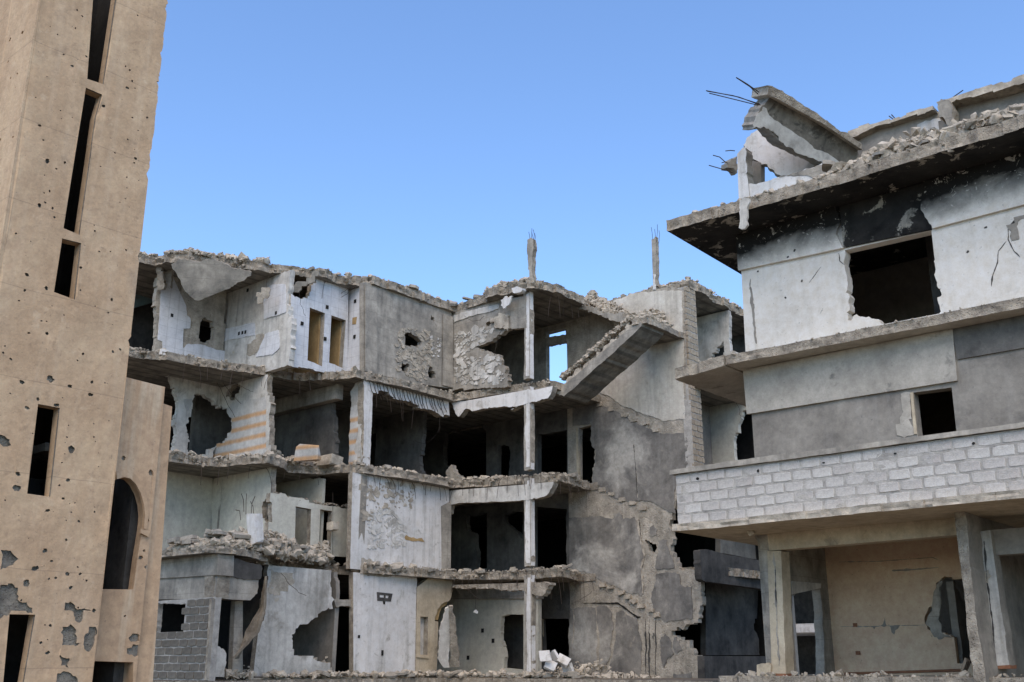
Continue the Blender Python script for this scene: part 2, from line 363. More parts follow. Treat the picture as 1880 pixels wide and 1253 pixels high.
def bars(parent, path, n, lo, hi, seed, out=(0, 0), r=.008, name='rebar', up=-1):
    rnd = random.Random(seed)
    for i in range(n):
        p = along(path, (i+.2+.6*rnd.random())/n); L = rnd.uniform(lo, hi); q = W(p.x, p.y, p.z); pts = []
        bx, by = rnd.gauss(0, .2)+out[0], rnd.gauss(0, .2)+out[1]
        for j in range(6):
            f = j/5; pts.append(q + (Av*bx + Bv*by)*L*f*(1.2-f*.4) + ZV*up*L*f*(.35+.65*f) )
        tube(name, pts, r, 'rust', parent, 4)
def flakes(name, pl, region, n, smin, smax, mat, parent, seed, off=.004, thick=.018, avoid=()):
    """thin scabs of plaster still sticking to a wall"""
    av = [[p[:2] for p in pl.px(h)] for h in avoid]; rnd = random.Random(seed); poly = [p[:2] for p in pl.px(region)]; xs = [p[0] for p in poly]; ys = [p[1] for p in poly]; V = []; Fs = []; k = 0
    while k < n:
        c = (rnd.uniform(min(xs), max(xs)), rnd.uniform(min(ys), max(ys))); k += 1
        if not inside(c, poly): continue
        m = rnd.randint(6, 9); sz = smin*(smax/smin)**(rnd.random()**1.6); an = rnd.uniform(-.9, .9); b = len(V); th = rnd.uniform(.7, 1.2)*thick
        tl = rnd.gauss(0, .1)
        if any(inside((c[0]+dx*sz, c[1]+dy*sz), h) for h in av for dx, dy in ((0, 0), (1.2, 0), (-1.2, 0), (0, .9), (0, -.9), (.8, .7), (-.8, -.7), (.8, -.7), (-.8, .7))): continue
        for w in (0, 1):
            for i in range(m):
                a = i*2*math.pi/m; rr = sz*rnd.uniform(.5, 1.1) if w == 0 else 0
                if w == 0:
                    x = math.cos(a)*rr*1.35; y_ = math.sin(a)*rr*.75; X = c[0]+x*math.cos(an)-y_*math.sin(an); Y = c[1]+x*math.sin(an)+y_*math.cos(an)
                    V.append((X, Y, off)); 
                else: X, Y, _ = V[b+i]; V.append((X, Y, off+th+tl*(Y-c[1])))
        Fs.append(tuple(range(b+m, b+2*m))); Fs += [(b+i, b+(i+1) % m, b+m+(i+1) % m, b+m+i) for i in range(m)]
    V = [pl.w(*v) for v in V]; return link(name, V, Fs, mat, parent, kind='stuff')
def blob(cx, cy, r, rnd, k=9, asp=1.0):
    a0 = rnd.uniform(0, 6); e = rnd.uniform(.65, 1.0); k = max(k, 12) if r > .04 else k
    k = max(k, 10); rr = [rnd.uniform(.78, 1.12)*(1+.16*math.sin(2*i*2*math.pi/k+a0)+.12*math.sin(5*i*2*math.pi/k+a0*3)) for i in range(k)]
    return [(cx+math.cos(i*2*math.pi/k)*r*rr[i], cy+math.sin(i*2*math.pi/k)*r*asp*e*rr[i]) for i in range(k)]
def fragment(name, label, pos, size, mat='raw', seed=1, cat='concrete chunk', parent=None, rot=(0, 0, 0)):
    rnd = random.Random(seed); R = Matrix.Rotation(rot[2]-PHI, 3, 'Z') @ Matrix.Rotation(rot[1], 3, 'Y') @ Matrix.Rotation(rot[0], 3, 'X')
    import bmesh
    bm = bmesh.new()
    for sx in (-1, 1):
        for sy in (-1, 1):
            for sz in (-1, 1):
                for _ in range(2): bm.verts.new((sx*rnd.uniform(.3, .52), sy*rnd.uniform(.34, .52), sz*rnd.uniform(.3, .52)))
    r = bmesh.ops.convex_hull(bm, input=bm.verts); bmesh.ops.delete(bm, geom=[e for e in r['geom_interior'] if isinstance(e, bmesh.types.BMVert)], context='VERTS')
    bm.verts.index_update(); V = [pos + R @ Vector((v.co.x*size[0], v.co.y*size[1], v.co.z*size[2])) for v in bm.verts]; Fs = [tuple(v.index for v in f.verts) for f in bm.faces]; bm.free()
    o = link(name, V, Fs, mat, parent)
    if parent is None: tag(o, label, cat)
    return o
def blockmesh(w, h, d, seed):
    rnd = random.Random(seed); V = []; base = []
    for (x, z, n) in ((0, 0, 0), (w*.33, 0, 1), (w*.66, 0, 1), (w, 0, 0), (w, h*.5, 2), (w, h, 0), (w*.66, h, 1), (w*.33, h, 1), (0, h, 0), (0, h*.5, 2)):
        e = .006 if n else rnd.uniform(.006, .02); dx = (e if x == 0 else -e if x == w else 0); dz = (e if z == 0 else -e if z == h else 0)
        base.append((x+dx*rnd.uniform(.4, 1.4), z+dz*rnd.uniform(.4, 1.6)))
    cx, cz = w/2, h/2; k = len(base)
    for (y, f) in ((0, .94), (.01, 1), (d, 1)): V += [(cx+(x-cx)*(1-(1-f)*.5), y+(rnd.uniform(0, .004) if y == 0 else 0), cz+(z-cz)*f) for x, z in base]
    F_ = [tuple(range(k))]
    for a in (0, k): F_ += [(a+i, a+k+i, a+k+(i+1) % k, a+(i+1) % k) for i in range(k)]
    me = bpy.data.meshes.new('concrete_block'); me.from_pydata(V, [], F_); me.update(); return me
def blockwork(parent, pl, u0, u1, v0, v1, bw, bh, mat, mortar=.014, skip=None, depth=.08, seed=1, bottom=None):
    """courses of single blocks, mortar joints recessed behind their faces"""
    rnd = random.Random(seed); vars_ = {}; row = 0; v = v0; ang = math.atan2(pl.u.y, pl.u.x)
    inv = pl.u.cross(-pl.n).dot(ZV) < 0
    while v < v1-.02:
        h = min(bh, v1-v)-mortar; u = u0-(bw*.5 if row % 2 else 0)-rnd.uniform(0, .05)
        while u < u1:
            a = max(u, u0); b = min(u+bw, u1)-mortar*rnd.uniform(.8, 1.8)
            if b-a > .05 and not (skip and skip((a+b)/2, v+h/2)):
                key = (round(b-a, 2), round(h, 2), rnd.randrange(6))
                if key not in vars_: vars_[key] = blockmesh(key[0], key[1], depth, len(vars_)+seed); vars_[key].materials.append(M[mat])
                o = bpy.data.objects.new('concrete_block', vars_[key]); COL.objects.link(o)
                o.matrix_world = Matrix.Translation(pl.w(a, v+rnd.gauss(0, .003), rnd.gauss(0, .003))) @ Matrix.Rotation(ang, 4, 'Z') @ Matrix.Rotation(rnd.gauss(0, .004), 4, 'Y')
                mw = o.matrix_world.copy(); o.parent = parent; o.matrix_parent_inverse = parent.matrix_world.inverted() if parent.type != 'EMPTY' else Matrix.Translation(-parent.location)
            u += bw
        v += bh; row += 1
# ================================================================== ground
def ground():
    V = []; Fs = []; n = 40; xs = [(-1+2*i/n) for i in range(n+1)]
    for j in range(n+1):
        for i in range(n+1):
            x = math.copysign(abs(xs[i])**2.6, xs[i])*900; y = math.copysign(abs(xs[j])**2.6, xs[j])*900+20
            z = noise.noise(Vector((x*.15, y*.15, 0)))*.12-.1 if math.hypot(x, y) < 120 else -.1; V.append((x, y, z))
    for j in range(n):
        for i in range(n): a = j*(n+1)+i; Fs.append((a, a+1, a+n+2, a+n+1))
    o = link('ground', V, Fs, 'rock'); o['kind'] = 'structure'; o['label'] = 'bare dusty ground of the ruined street'; o['category'] = 'ground'
ground()
# raised terrace on which the ruins stand
ter = plate('terrace', ZP(-.2), [(-16, -13), (-1.7, -10.7), (-3.0, -4.4), (-2.9, -.7), (1.2, -.7), (7.6, -2.0), (8.0, 10), (-16, 10)], 'rock', thick=1.42, ra=.08, side='raw', edge=.06, rows=4, grid=1.0)
tag(ter, 'dusty concrete terrace carrying the grey apartment ruin', 'terrace', 'structure')

# ================================================================== bullet-scarred tower
TS = 4.0; PT_ = SP(TS)
tw = thing('stone_tower', 'tall tan rendered tower with slit windows and bullet scars', 'tower', W(TS, -19, 0))
tl = PT_.uv((72, 0))[0]; tr = PT_.uv((232, 690))[0]
rt = random.Random(3)
slots = [[(360,-260,1),(320,290,1),(380,310,1),(465,-260,1)], [(315,322,1),(375,348,1),(352,430),(335,560,1),(292,862,1),(233,838,1)], [(228,875,1),(298,893,1),(275,1100,1),(198,1072,1)]]
slots = [PT_.px(t1(s)) for s in slots] + [PT_.px(t2(s)) for s in ([(140,230,1),(220,245,1),(185,572,1),(100,560,1)], [(35,1003,1),(130,1005,1),(75,1330,1),(5,1330,1)])]
scars = []; bigs = []
for (x, y, r) in [(113,205,12),(90,348,15),(65,245,8),(42,548,12),(265,243,6),(17,722,10),(5,802,8),(174,592,9),(238,597,5),(145,461,6),(145,754,7),(193,765,5),(200,798,5),(99,1008,8),(170,1058,7),(317,208,5),(283,38,4),(302,60,4),(467,323,7),(485,298,5),(461,244,4),(476,258,4),(505,57,4),(594,66,8),(540,432,5),(497,582,6),(348,848,5),(380,390,8),(296,982,6),(410,1100,6),(397,1148,4),(462,918,4),(106,1222,5),(172,1224,7),(152,1178,4),(91,1066,5),(58,857,4),(92,85,4),(72,55,4),(182,702,4),(207,620,4),(539,586,9),(585,285,9),(92,463,3),(8,196,5),(35,260,5),(20,288,4)]:
    u, v = PT_.uv(t1([(x, y)])[0]); m = r/2*.0104
    if tl+.1 < u < tr-.1: scars.append(blob(u, v, m, rt, 10, 1.15))
for (x, y, r) in [(185,138,14),(208,235,10),(333,196,10),(257,165,8),(305,46,6),(415,38,6),(442,30,6),(100,245,9),(140,213,7),(15,367,24),(62,540,14),(66,488,9),(250,510,8),(198,437,8),(215,335,10),(232,578,6),(175,622,9),(290,662,6),(243,730,6),(165,770,10),(130,835,12),(97,890,14),(248,856,9),(295,855,7),(318,880,5),(260,905,7),(185,1045,6),(175,1145,8),(150,1108,5),(345,990,8),(420,375,8),(397,598,12),(345,352,4),(262,397,14),(338,150,7),(80,150,9),(12,42,5),(40,65,5),(285,70,4),(205,870,6),(190,808,5),(60,1120,12)]:
    u, v = PT_.uv(t2([(x, y)])[0]); m = r/2*.0098
    if tl+.1 < u < tr-.1: scars.append(blob(u, v, m, rt, 11, 1.0))
for pp in ([(2,765),(40,770),(68,800),(20,835),(2,840)], [(2,895),(30,890),(55,905),(66,950),(120,1000),(40,985),(2,1020)], [(240,960),(270,965),(300,985),(345,990),(305,1010),(300,1030),(275,1025),(262,990)], [(230,1050),(260,1040),(280,1060),(303,1110),(262,1118),(232,1085)], [(310,1085),(325,1072),(358,1050),(350,1085),(345,1112),(328,1142)], [(100,1172),(140,1190),(150,1230),(178,1253),(82,1252),(90,1200)], [(208,1243),(250,1215),(285,1240),(280,1262),(215,1262)], [(220,1152),(255,1165),(252,1200),(225,1192)]):
    q_ = [p[:2] for p in PT_.px(t2(pp))]; q_ = [(max(tl+.06, min(tr-.05, u)), v) for u, v in q_]; bigs.append(roughen(q_, .03, .09, len(bigs)+3))
for _ in range(110):
    u, v = rt.uniform(tl+.15, tr-.12), rt.uniform(2, 13.5); scars.append(blob(u, v, rt.uniform(.008, .022), rt, 7))
sl2 = [[p[:2] for p in s] for s in slots]
scars = [s for s in scars if not any(inside(p, h) for h in sl2+bigs for p in s)]
bigs = [b for b in bigs if not any(inside(p, h) for h in sl2 for p in b)]
dd = []                                        # keep scars apart
for s in sorted(scars, key=lambda s: -max(p[0] for p in s)+min(p[0] for p in s)):
    c = Vector((sum(p[0] for p in s)/len(s), sum(p[1] for p in s)/len(s))); R_ = (max(p[0] for p in s)-min(p[0] for p in s))/2
    if all((c-c2).length > (R_+r2)*1.25 for c2, r2 in dd): dd.append((c, R_)); 
    else: s.clear()
scars = [s for s in scars if s] + bigs
redge = [(tr, 1.0)]
for (x, y) in t1([(475,1250),(505,940),(545,640),(556,570),(580,300),(585,280),(600,200),(622,40),(632,0)])[::-1][::-1]: z_ = PT_.uv((x, y))[1]; redge += [(tr, z_-.12), (tr-rt.uniform(.02, .055), z_), (tr-rt.uniform(.01, .03), z_+.05), (tr, z_+.14)]
redge = sorted([p for p in redge if p[1] > 0], key=lambda p: p[1])
outT = [(tl, -.3, 1), (tr, -.3)] + redge + [(tr, 17, 1), (tl, 17, 1)]
outT = [p if len(p) > 2 else p + ((1,) if random.random() < .5 else ()) for p in outT]
plate('render_face', PT_, outT, 'tower', tw, holes=slots+scars, thick=.045, ra=.012, hr=.003, step=.1, relief=.014, grid=.22, edge=.01, rows=2, side='towercore')
plate('concrete_core', PT_, [(tl+.03, -.3, 1), (tr-.02, -.3, 1), (tr-.02, 17, 1), (tl+.03, 17, 1)], 'towercore', tw, holes=[[p[:2]+(1,) for p in s] for s in slots], thick=.18, off=-.05, ra=.0, hr=.0, relief=.022, grid=.12, side='tower')
TL = TP(tl)
lsc = []
for _ in range(34): lsc.append(blob(rt.uniform(TS-1.2, TS-.1), rt.uniform(6, 13.5), rt.choice((.012, .02, .03, .05)), rt, 8))
plate('render_face', TL, [(TS-1.35, -.3, 1), (TS+.004, -.3), (TS+.004, 17, 1), (TS-1.35, 17, 1)], 'tower', tw, holes=lsc, thick=.04, ra=.006, hr=.004, off=.01, grid=.3, edge=.004, rows=1, side='tower')
plate('concrete_core', TL, [(TS-1.35, -.3, 1), (TS-.45, -.3, 1), (TS-.45, 17, 1), (TS-1.35, 17, 1)], 'towercore', tw, thick=.3, off=-.035, ra=0)
box('buttress', TS-3.2, TS-1.36, tl+.25, tl+.6, -.3, 17, 'tower', tw)
plate('rear_wall', SP(TS-2.6), [(tl+.3, -.3, 1), (tr, -.3, 1), (tr, 17, 1), (tl+.3, 17, 1)], 'black', tw, thick=.25, ra=0)
plate('side_wall', TP(tr-.3), [(TS-2.6, -.3, 1), (TS-.4, -.3, 1), (TS-.4, 17, 1), (TS-2.6, 17, 1)], 'black', tw, thick=.06, ra=0)  # inner face coloured near black as the shade behind the slits
plate('side_wall', TP(tr-.22), [(TS-2.6, -.3, 1), (TS-.1, -.3, 1), (TS-.1, 17, 1), (TS-2.6, 17, 1)], 'tower', tw, thick=.2, ra=0)
# lower wing with the arched window
WS_ = TS-.42; PW = SP(WS_)
a_hole = PW.px(t2([(330,912,1),(490,912,1),(505,800,1),(523,690,1),(528,640,1),(524,600,1),(512,558,1),(494,525,1),(474,505,1),(452,500,1),(425,508,1),(395,540,1),(360,600,1)]))
low_hole = PW.px(t2([(330,1175,1),(490,1180,1),(488,1400,1),(330,1400,1)]))
wsc = []
for (x, y, r) in [(555,483,12),(455,430,9),(540,655,8),(495,1090,20),(500,1135,24),(480,1140,14),(518,795,9),(540,830,8),(460,1010,5),(530,770,6)]:
    u, v = PW.uv(t2([(x, y)])[0]); wsc.append(blob(u, v, r/2*.0105, rt, 10, 1.3))
wr = PW.uv(t2([(607,168)])[0])[0]
wo_ = PW.px(t2([(440,125,1),(462,130,1),(607,168,1)])); wz = wo_[-1][1]
wing_out = [(tr-.4, wo_[0][1], 1), (tr+.02, wo_[1][1], 1), (wr, wz, 1), (wr, -.3, 1), (tr-.4, -.3, 1)]
plate('wing_face', PW, wing_out, 'towerwing', tw, holes=[a_hole, low_hole]+wsc, thick=.04, ra=.006, hr=.006, grid=.25, relief=.01, side='towerwing', rows=1, edge=.004)
plate('wing_core', PW, [(u, v-.01, 1) for u, v, _ in wing_out], 'towercore', tw, holes=[[p[:2]+(1,) for p in a_hole], [p[:2]+(1,) for p in low_hole]], thick=.14, off=-.045, ra=0, hr=0, side='towerwing')
w2 = SP(WS_-.12); u2 = w2.uv(t2([(633,240)])[0])
plate('wing_pilaster', w2, [(wr-.05, -.3, 1), (w2.uv(t2([(622,700)])[0])[0], -.3, 1), (u2[0], u2[1], 1), (wr-.05, u2[1]+.04, 1)], 'towerwing', tw, thick=.4, ra=.015)
arch = [p[:2] for p in a_hole[3:11]]; cxy = Vector((sum(p[0] for p in arch)/len(arch), min(p[1] for p in arch)))
hood = [(u, v, 1) for u, v in arch] + [tuple(cxy+(Vector(p)-cxy)*1.16+Vector((.03, 0))) + (1,) for p in reversed(arch)]
plate('arch_moulding', PW, hood, 'towerwing', tw, thick=.05, off=.05, ra=0)
eb = PW.px(t2([(513,690,1),(545,700,1),(540,720,1),(512,706,1)])); plate('arch_stop', PW, eb, 'tower', tw, thick=.06, off=.06, ra=0)
plate('wing_rear_wall', SP(WS_-1.4), [(tr-1.4, -.3, 1), (u2[0]-.1, -.3, 1), (u2[0]-.1, 5.0, 1), (tr-1.4, 5.0, 1)], 'sootshade', tw, thick=.2, ra=0)  # dark colour holds the shade behind the arch
plate('wing_side_wall', TP(wr-.25), [(WS_-1.4, -.3, 1), (WS_-.36, -.3, 1), (WS_-.36, 5.4, 1), (WS_-1.4, 5.4, 1)], 'sootshade', tw, thick=.2, ra=0)
plate('wing_roof', ZP(5.35), [(WS_-1.4, tr-1, 1), (WS_-.36, tr-1, 1), (WS_-.36, wr-.05, 1), (WS_-1.4, wr-.05, 1)], 'concrete', tw, thick=.15, ra=0)

# ================================================================== grey apartment ruin
Z1, Z2, Z3, Z4, ZR = 1.3, 4.38, 7.5, 10.6, 14.0          # undersides of the floors (Z1: floor surface)
SLT = .26
ap = thing('ruined_apartment_building', 'grey four storey apartment ruin with torn floors and missing outer walls', 'building', W(-3, -3, 1.2))
S1, S2, S3, T1, T2, TW = -3.65, -4.6, -8.0, -4.1, -6.7, 3.5
def st(z, pts): return [ZP(z).uv(p) for p in pts]
# --- floors
roof_f = [(235,488),(250,482),(300,483),(350,480),(400,490),(450,494),(490,500),(545,505),(600,510),(640,522),(664,528)]
roof_r = [(889,556),(890,549),(930,541),(972,529),(1000,533),(1050,549),(1100,573)]
pr = st(ZR, roof_f) + [(-3.55, -4.05), (-3.55, .02)] + st(ZR, roof_r)
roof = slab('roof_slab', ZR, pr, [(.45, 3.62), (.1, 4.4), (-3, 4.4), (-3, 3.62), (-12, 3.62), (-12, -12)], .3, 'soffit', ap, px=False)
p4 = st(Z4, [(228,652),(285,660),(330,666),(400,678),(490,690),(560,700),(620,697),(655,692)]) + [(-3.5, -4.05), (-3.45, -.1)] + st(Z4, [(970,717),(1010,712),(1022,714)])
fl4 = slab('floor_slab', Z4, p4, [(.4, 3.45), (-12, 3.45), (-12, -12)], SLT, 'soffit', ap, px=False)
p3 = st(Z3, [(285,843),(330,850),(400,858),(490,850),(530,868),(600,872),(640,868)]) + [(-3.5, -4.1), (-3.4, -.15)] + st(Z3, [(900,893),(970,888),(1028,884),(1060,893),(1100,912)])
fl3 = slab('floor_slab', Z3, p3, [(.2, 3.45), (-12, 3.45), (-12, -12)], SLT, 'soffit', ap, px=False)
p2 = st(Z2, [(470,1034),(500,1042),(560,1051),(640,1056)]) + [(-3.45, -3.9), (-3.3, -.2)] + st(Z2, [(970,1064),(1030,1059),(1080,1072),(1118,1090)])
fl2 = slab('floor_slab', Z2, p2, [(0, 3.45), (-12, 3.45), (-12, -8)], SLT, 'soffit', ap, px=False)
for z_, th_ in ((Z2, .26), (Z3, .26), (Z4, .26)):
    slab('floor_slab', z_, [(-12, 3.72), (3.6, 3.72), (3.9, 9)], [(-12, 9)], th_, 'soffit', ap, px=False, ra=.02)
for o_, p_, z_, n_ in ((roof, pr, ZR, 330), (fl4, p4, Z4, 300), (fl3, p3, Z3, 300), (fl2, p2, Z2, 240)):
    crumble(o_, [(a, b, z_) for a, b in p_], .24, n_, int(z_*10))
# --- outer rear walls that keep the rooms dark
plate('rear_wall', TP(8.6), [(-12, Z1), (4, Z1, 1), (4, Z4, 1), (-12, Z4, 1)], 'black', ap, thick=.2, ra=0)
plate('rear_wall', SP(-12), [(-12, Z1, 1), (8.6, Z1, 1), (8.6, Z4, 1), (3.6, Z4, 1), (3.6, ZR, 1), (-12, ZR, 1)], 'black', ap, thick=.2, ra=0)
# --- top storey, left: tiled rooms
PS3, PT2, PS2, PT1, PS1, PT0 = SP(S3), TP(T2), SP(S2), TP(T1), SP(S1), TP(0)
w_ = plate('wall', PS3, PS3.px(z3([(245,810),(215,770),(230,560),(250,340),(330,210),(740,230),(735,800,1)])), 'core', ap, holes=[PS3.px(z3([(545,590),(580,562),(620,585),(640,650),(630,725),(580,745),(537,715),(535,640)]))], ra=.05, snap=(Z4+.1, ZR, 1.6, 1.0))
plate('tile_panel', PS3, PS3.px(z3([(257,340),(330,250,1),(435,480),(440,545),(468,570),(465,640),(417,640),(410,870),(270,870),(265,735),(232,722),(247,505)])), 'tile', w_, thick=.025, off=.028, ra=.008, relief=.002)
plate('tile_panel', PS3, PS3.px(z3([(412,790),(440,755),(560,760),(640,790),(720,800),(720,880),(412,880)])), 'tile', w_, thick=.02, off=.024, ra=.015, relief=.002)
w_ = plate('wall', PT2, PT2.px(z3([(725,310,1),(1032,200),(1030,330),(1080,320),(1130,308),(1180,330),(1165,440),(1172,520),(1195,560),(1190,650),(1160,720),(1140,800),(1120,850,1),(725,800,1)])), 'plaster', ap, ra=.035, snap=(Z4+.1, ZR, 1.5, .6))
plate('tile_panel', PT2, PT2.px(z3([(683,738),(690,650),(932,597),(936,690),(800,715)])), 'tile', w_, thick=.02, off=.024, ra=.01, relief=.002)
plate('tile_panel', PT2, PT2.px(z3([(990,370),(1060,325),(1155,325),(1160,520),(1110,545),(1000,572)])), 'tile', w_, thick=.02, off=.024, ra=.01, relief=.002)
plate('tile_panel', PT2, PT2.px(z3([(1010,680),(1105,655),(1112,780),(1060,830),(940,848)])), 'tile', w_, thick=.02, off=.024, ra=.012, relief=.002)
plate('bare_patch', PT2, PT2.px(z3([(870,760),(940,700),(1000,680),(990,770),(930,830),(880,830)])), 'core', w_, thick=.02, off=.015, ra=.03)
d1 = PS2.px(z3([(1327,490,1),(1435,530,1),(1415,912),(1310,870,1)])); d2 = PS2.px(z3([(1482,545,1),(1585,582,1),(1562,925),(1465,885,1)]))
w_ = plate('wall', PS2, PS2.px(z3([(1160,800),(1168,640),(1195,560),(1190,390),(1250,420),(1310,425),(1370,350),(1375,300),(1415,265),(1500,290),(1605,320,1),(1600,960,1),(1400,900)])), 'tile', ap, holes=[d1, d2], ra=.03, hr=.006, side='core', snap=(Z4+.24, ZR, .75, .35))
for d in (d1, d2):
    u0, u1 = min(p[0] for p in d), max(p[0] for p in d); v0, v1 = min(p[1] for p in d), max(p[1] for p in d)
    plate('inner_wall', TP(u1-.05), [(S2-1.5, v0-.2, 1), (S2-.21, v0-.2, 1), (S2-.21, v1+.3, 1), (S2-1.5, v1+.3, 1)], 'ochre', ap, thick=.08, ra=0)
    plate('inner_wall', SP(S2-1.5), [(u0-.6, v0-.2, 1), (u1, v0-.2, 1), (u1, v1+.3, 1), (u0-.6, v1+.3, 1)], 'ochre', ap, thick=.08, ra=0)
w_ = plate('wall', PT1, PT1.px(z3([(1590,330,1),(1715,305),(1712,400),(1700,590),(1700,960),(1590,940,1)])), 'tile', ap, ra=.02, snap=(Z4+.1, ZR, .45))
for (x, y) in ((1645,585),): plate('wall_niche', PT1, PT1.px(z3([(x-10,y-22,1),(x+20,y-28,1),(x+15,y+25,1),(x-12,y+25,1)])), 'ochre', w_, thick=.02, off=.01, ra=0)
for pl_, pts in ((PS3, [(333,547)]), (PT2, [(883,366),(822,677),(847,672),(868,667),(1088,530)]), (PS2, [(1450,487),(1270,605),(1435,715)]), (PT1, [(1655,445),(1650,700)])):
    for (x, y) in pts:
        u, v = pl_.uv(z3([(x, y)])[0]); plate('socket_box', pl_, [(u-.05, v-.06, 1), (u+.05, v-.06, 1), (u+.05, v+.06, 1), (u-.05, v+.06, 1)], 'black', ap, thick=.04, off=.03, ra=0)
# hanging roof flap and pieces
hp = W(*st(ZR, [(345, 476)])[0], ZR)
FL = FREE(hp, (-_F*.62 + Av*.15 + ZV*-.12))
plate('hanging_slab', FL, FL.px(z3([(330,180),(385,138),(470,150),(560,152),(625,130),(700,165),(790,210),(905,235),(900,262),(770,340),(640,395),(515,440),(470,410),(430,370),(400,300)])), 'concrete', ap, thick=.2, ra=.022, side='raw', relief=.03, grid=.25)
FH = FREE(W(*st(ZR, [(294, 490)])[0], ZR), -_F)
plate('hanging_fragment', FH, FH.px(z3([(225,200),(260,195),(268,270),(272,358),(228,360)])), 'raw', ap, thick=.25, ra=.03)
plate('hanging_fragment', FH, FH.px(z3([(285,180),(325,130),(318,230),(305,345),(275,330),(270,230)])), 'concrete', ap, thick=.2, ra=.03, off=-.3)
FB = FREE(W(S2+.05, -6.3, 13.2), -_F+Av*.2)
plate('broken_beam', FB, FB.px(z3([(1175,360),(1240,300),(1380,225),(1395,255),(1310,320),(1210,380)])), 'concrete', ap, thick=.3, ra=.04, side='raw')
plate('hanging_fragment', FB, FB.px(z3([(950,385),(985,350),(1035,345),(1040,395),(990,460),(955,465)])), 'dust', ap, thick=.15, ra=.03, off=.3)
plate('blue_beam', SP(-10.6), SP(-10.6).px([(225,545,1),(290,528,1),(292,552,1),(225,572,1)]), 'bluepaint', ap, thick=.3, ra=.02)
plate('wall', SP(-11), SP(-11).px([(215,480,1),(300,480,1),(300,660,1),(215,660,1)]), 'sootshade', ap, thick=.2, ra=0)
# --- third storey, left: striped wallpaper room
w_ = plate('wall', PS3, PS3.px(z6([(60,-40,1),(612,60,1),(612,400),(612,640),(560,690),(535,760),(215,760),(245,700),(270,560),(275,290),(215,235),(150,180),(118,60)])), 'plaster', ap,
      holes=[PS3.px(z6([(398,300),(420,262),(470,268),(520,300),(560,335),(625,378,1),(625,640,1),(540,690),(515,735),(400,735),(350,690),(345,560),(365,440)]))], ra=.04, snap=(Z3+.1, Z4, .55))
plate('wallpaper', PS3, PS3.px(z6([(320,310),(385,305),(375,365),(355,420),(330,360)])), 'striped', w_, thick=.012, off=.015, ra=.02)
w_ = plate('wall', PT2, PT2.px(z6([(595,110,1),(700,90,1),(880,70),(940,110),(962,160),(965,280),(1000,340),(985,400),(980,600),(992,690),(970,770,1),(690,800,1),(530,770),(540,700),(600,648),(655,600),(700,510),(690,450),(655,400),(612,360),(595,345)])), 'plaster', ap,
      holes=[PT2.px(z6([(650,290),(665,230),(720,190),(758,195),(740,260),(690,318)]))], ra=.035, side='raw', snap=(Z3+.1, Z4, .35))
plate('wallpaper', PT2, PT2.px(z6([(622,385),(690,340),(950,285),(955,400),(962,760),(690,790),(545,775),(560,690),(640,640),(690,570),(705,510),(695,450),(655,400)])), 'striped', w_, thick=.012, off=.015, ra=.03, relief=.003)
plate('wall', SP(-9.5), [(T2, Z3+.2, 1), (T1, Z3+.2, 1), (T1, Z4, 1), (T2, Z4, 1)], 'dim', ap, holes=[SP(-9.5).px(z6([(1135,470),(1200,440),(1400,500),(1590,545),(1600,800),(1350,800),(1180,640),(1140,590)])), SP(-9.5).px(z6([(990,430,1),(1060,430,1),(1055,640),(990,640)]))], ra=0, hr=.05)
plate('ceiling_beam', TP(T1-.35), [(-9.5, Z4-.5, 1), (-4.7, Z4-.5, 1), (-4.7, Z4, 1), (-9.5, Z4, 1)], 'concrete', ap, thick=.3, ra=.01)
plate('wall', TP(T1-.02), [(-9.5, Z3+.2, 1), (-5.2, Z3+.2), (-5.0, Z3+1.2), (-5.3, Z4-.5, 1), (-9.5, Z4-.5, 1)], 'dim', ap, thick=.18, ra=.05)
# --- column between the rooms (T1 / S1 corner), every storey
for (za, zb) in ((Z3+SLT, Z4), ):
    c_ = plate('column', PT1, PT1.px(z6([(1600,250),(1640,170),(1700,150),(1695,300),(1690,560),(1680,640),(1695,760),(1660,830),(1590,825),(1595,560),(1605,380)])), 'plaster', ap, thick=.3, ra=.02, side='raw')
    plate('wallpaper', PT1, PT1.px(z6([(1606,370),(1668,350),(1660,560),(1630,700),(1655,780),(1640,830),(1592,826),(1596,560)])), 'striped', c_, thick=.012, off=.016, ra=.02)
    plate('column', PS1, PS1.px(z6([(1700,150,1),(1765,170,1),(1770,250),(1748,820),(1690,815),(1700,640)])), 'plaster_clean', ap, thick=.3, ra=.015, off=.02, side='raw')
# --- S1 wall, top storey
hl = [z4([(400,850),(420,822),(470,845),(515,882),(520,920),(502,948),(450,930),(400,908)]), z4([(380,1060),(392,1040),(438,1058),(424,1102),(386,1102)]), z4([(578,1075),(604,1080),(626,1120),(608,1152),(576,1146)]), z4([(590,700),(612,715),(614,738),(592,734)])]
w_ = plate('wall', PS1, PS1.px(z4([(105,465),(200,455),(350,505),(560,580),(740,650,1),(742,1230,1),(420,1180),(108,1110,1)])), 'concrete', ap, holes=[PS1.px(h) for h in hl], ra=.03, hr=.03)
plate('pilaster', PS1, PS1.px(z4([(672,690,1),(742,715,1),(742,1225,1),(668,1205,1)])), 'concrete', w_, thick=.02, off=.06, ra=.012)
plate('pilaster', PS1, PS1.px(z4([(112,480,1),(200,510,1),(200,1130,1),(112,1105,1)])), 'concrete', w_, thick=.02, off=.05, ra=.02, side='raw')
flakes('plaster_flakes', PS1, z4([(350,800),(430,790),(580,820),(600,960),(590,1140),(510,1180),(340,1090)]), 460, .03, .13, 'dust', w_, 5, avoid=hl)
flakes('plaster_flakes', PS1, z4([(130,770),(170,770),(170,1050),(130,1050)]), 50, .03, .09, 'plaster_clean', w_, 6)
flakes('plaster_flakes', PS1, z4([(590,850),(660,870),(660,1020),(600,1010)]), 40, .02, .08, 'plaster_clean', w_, 16)
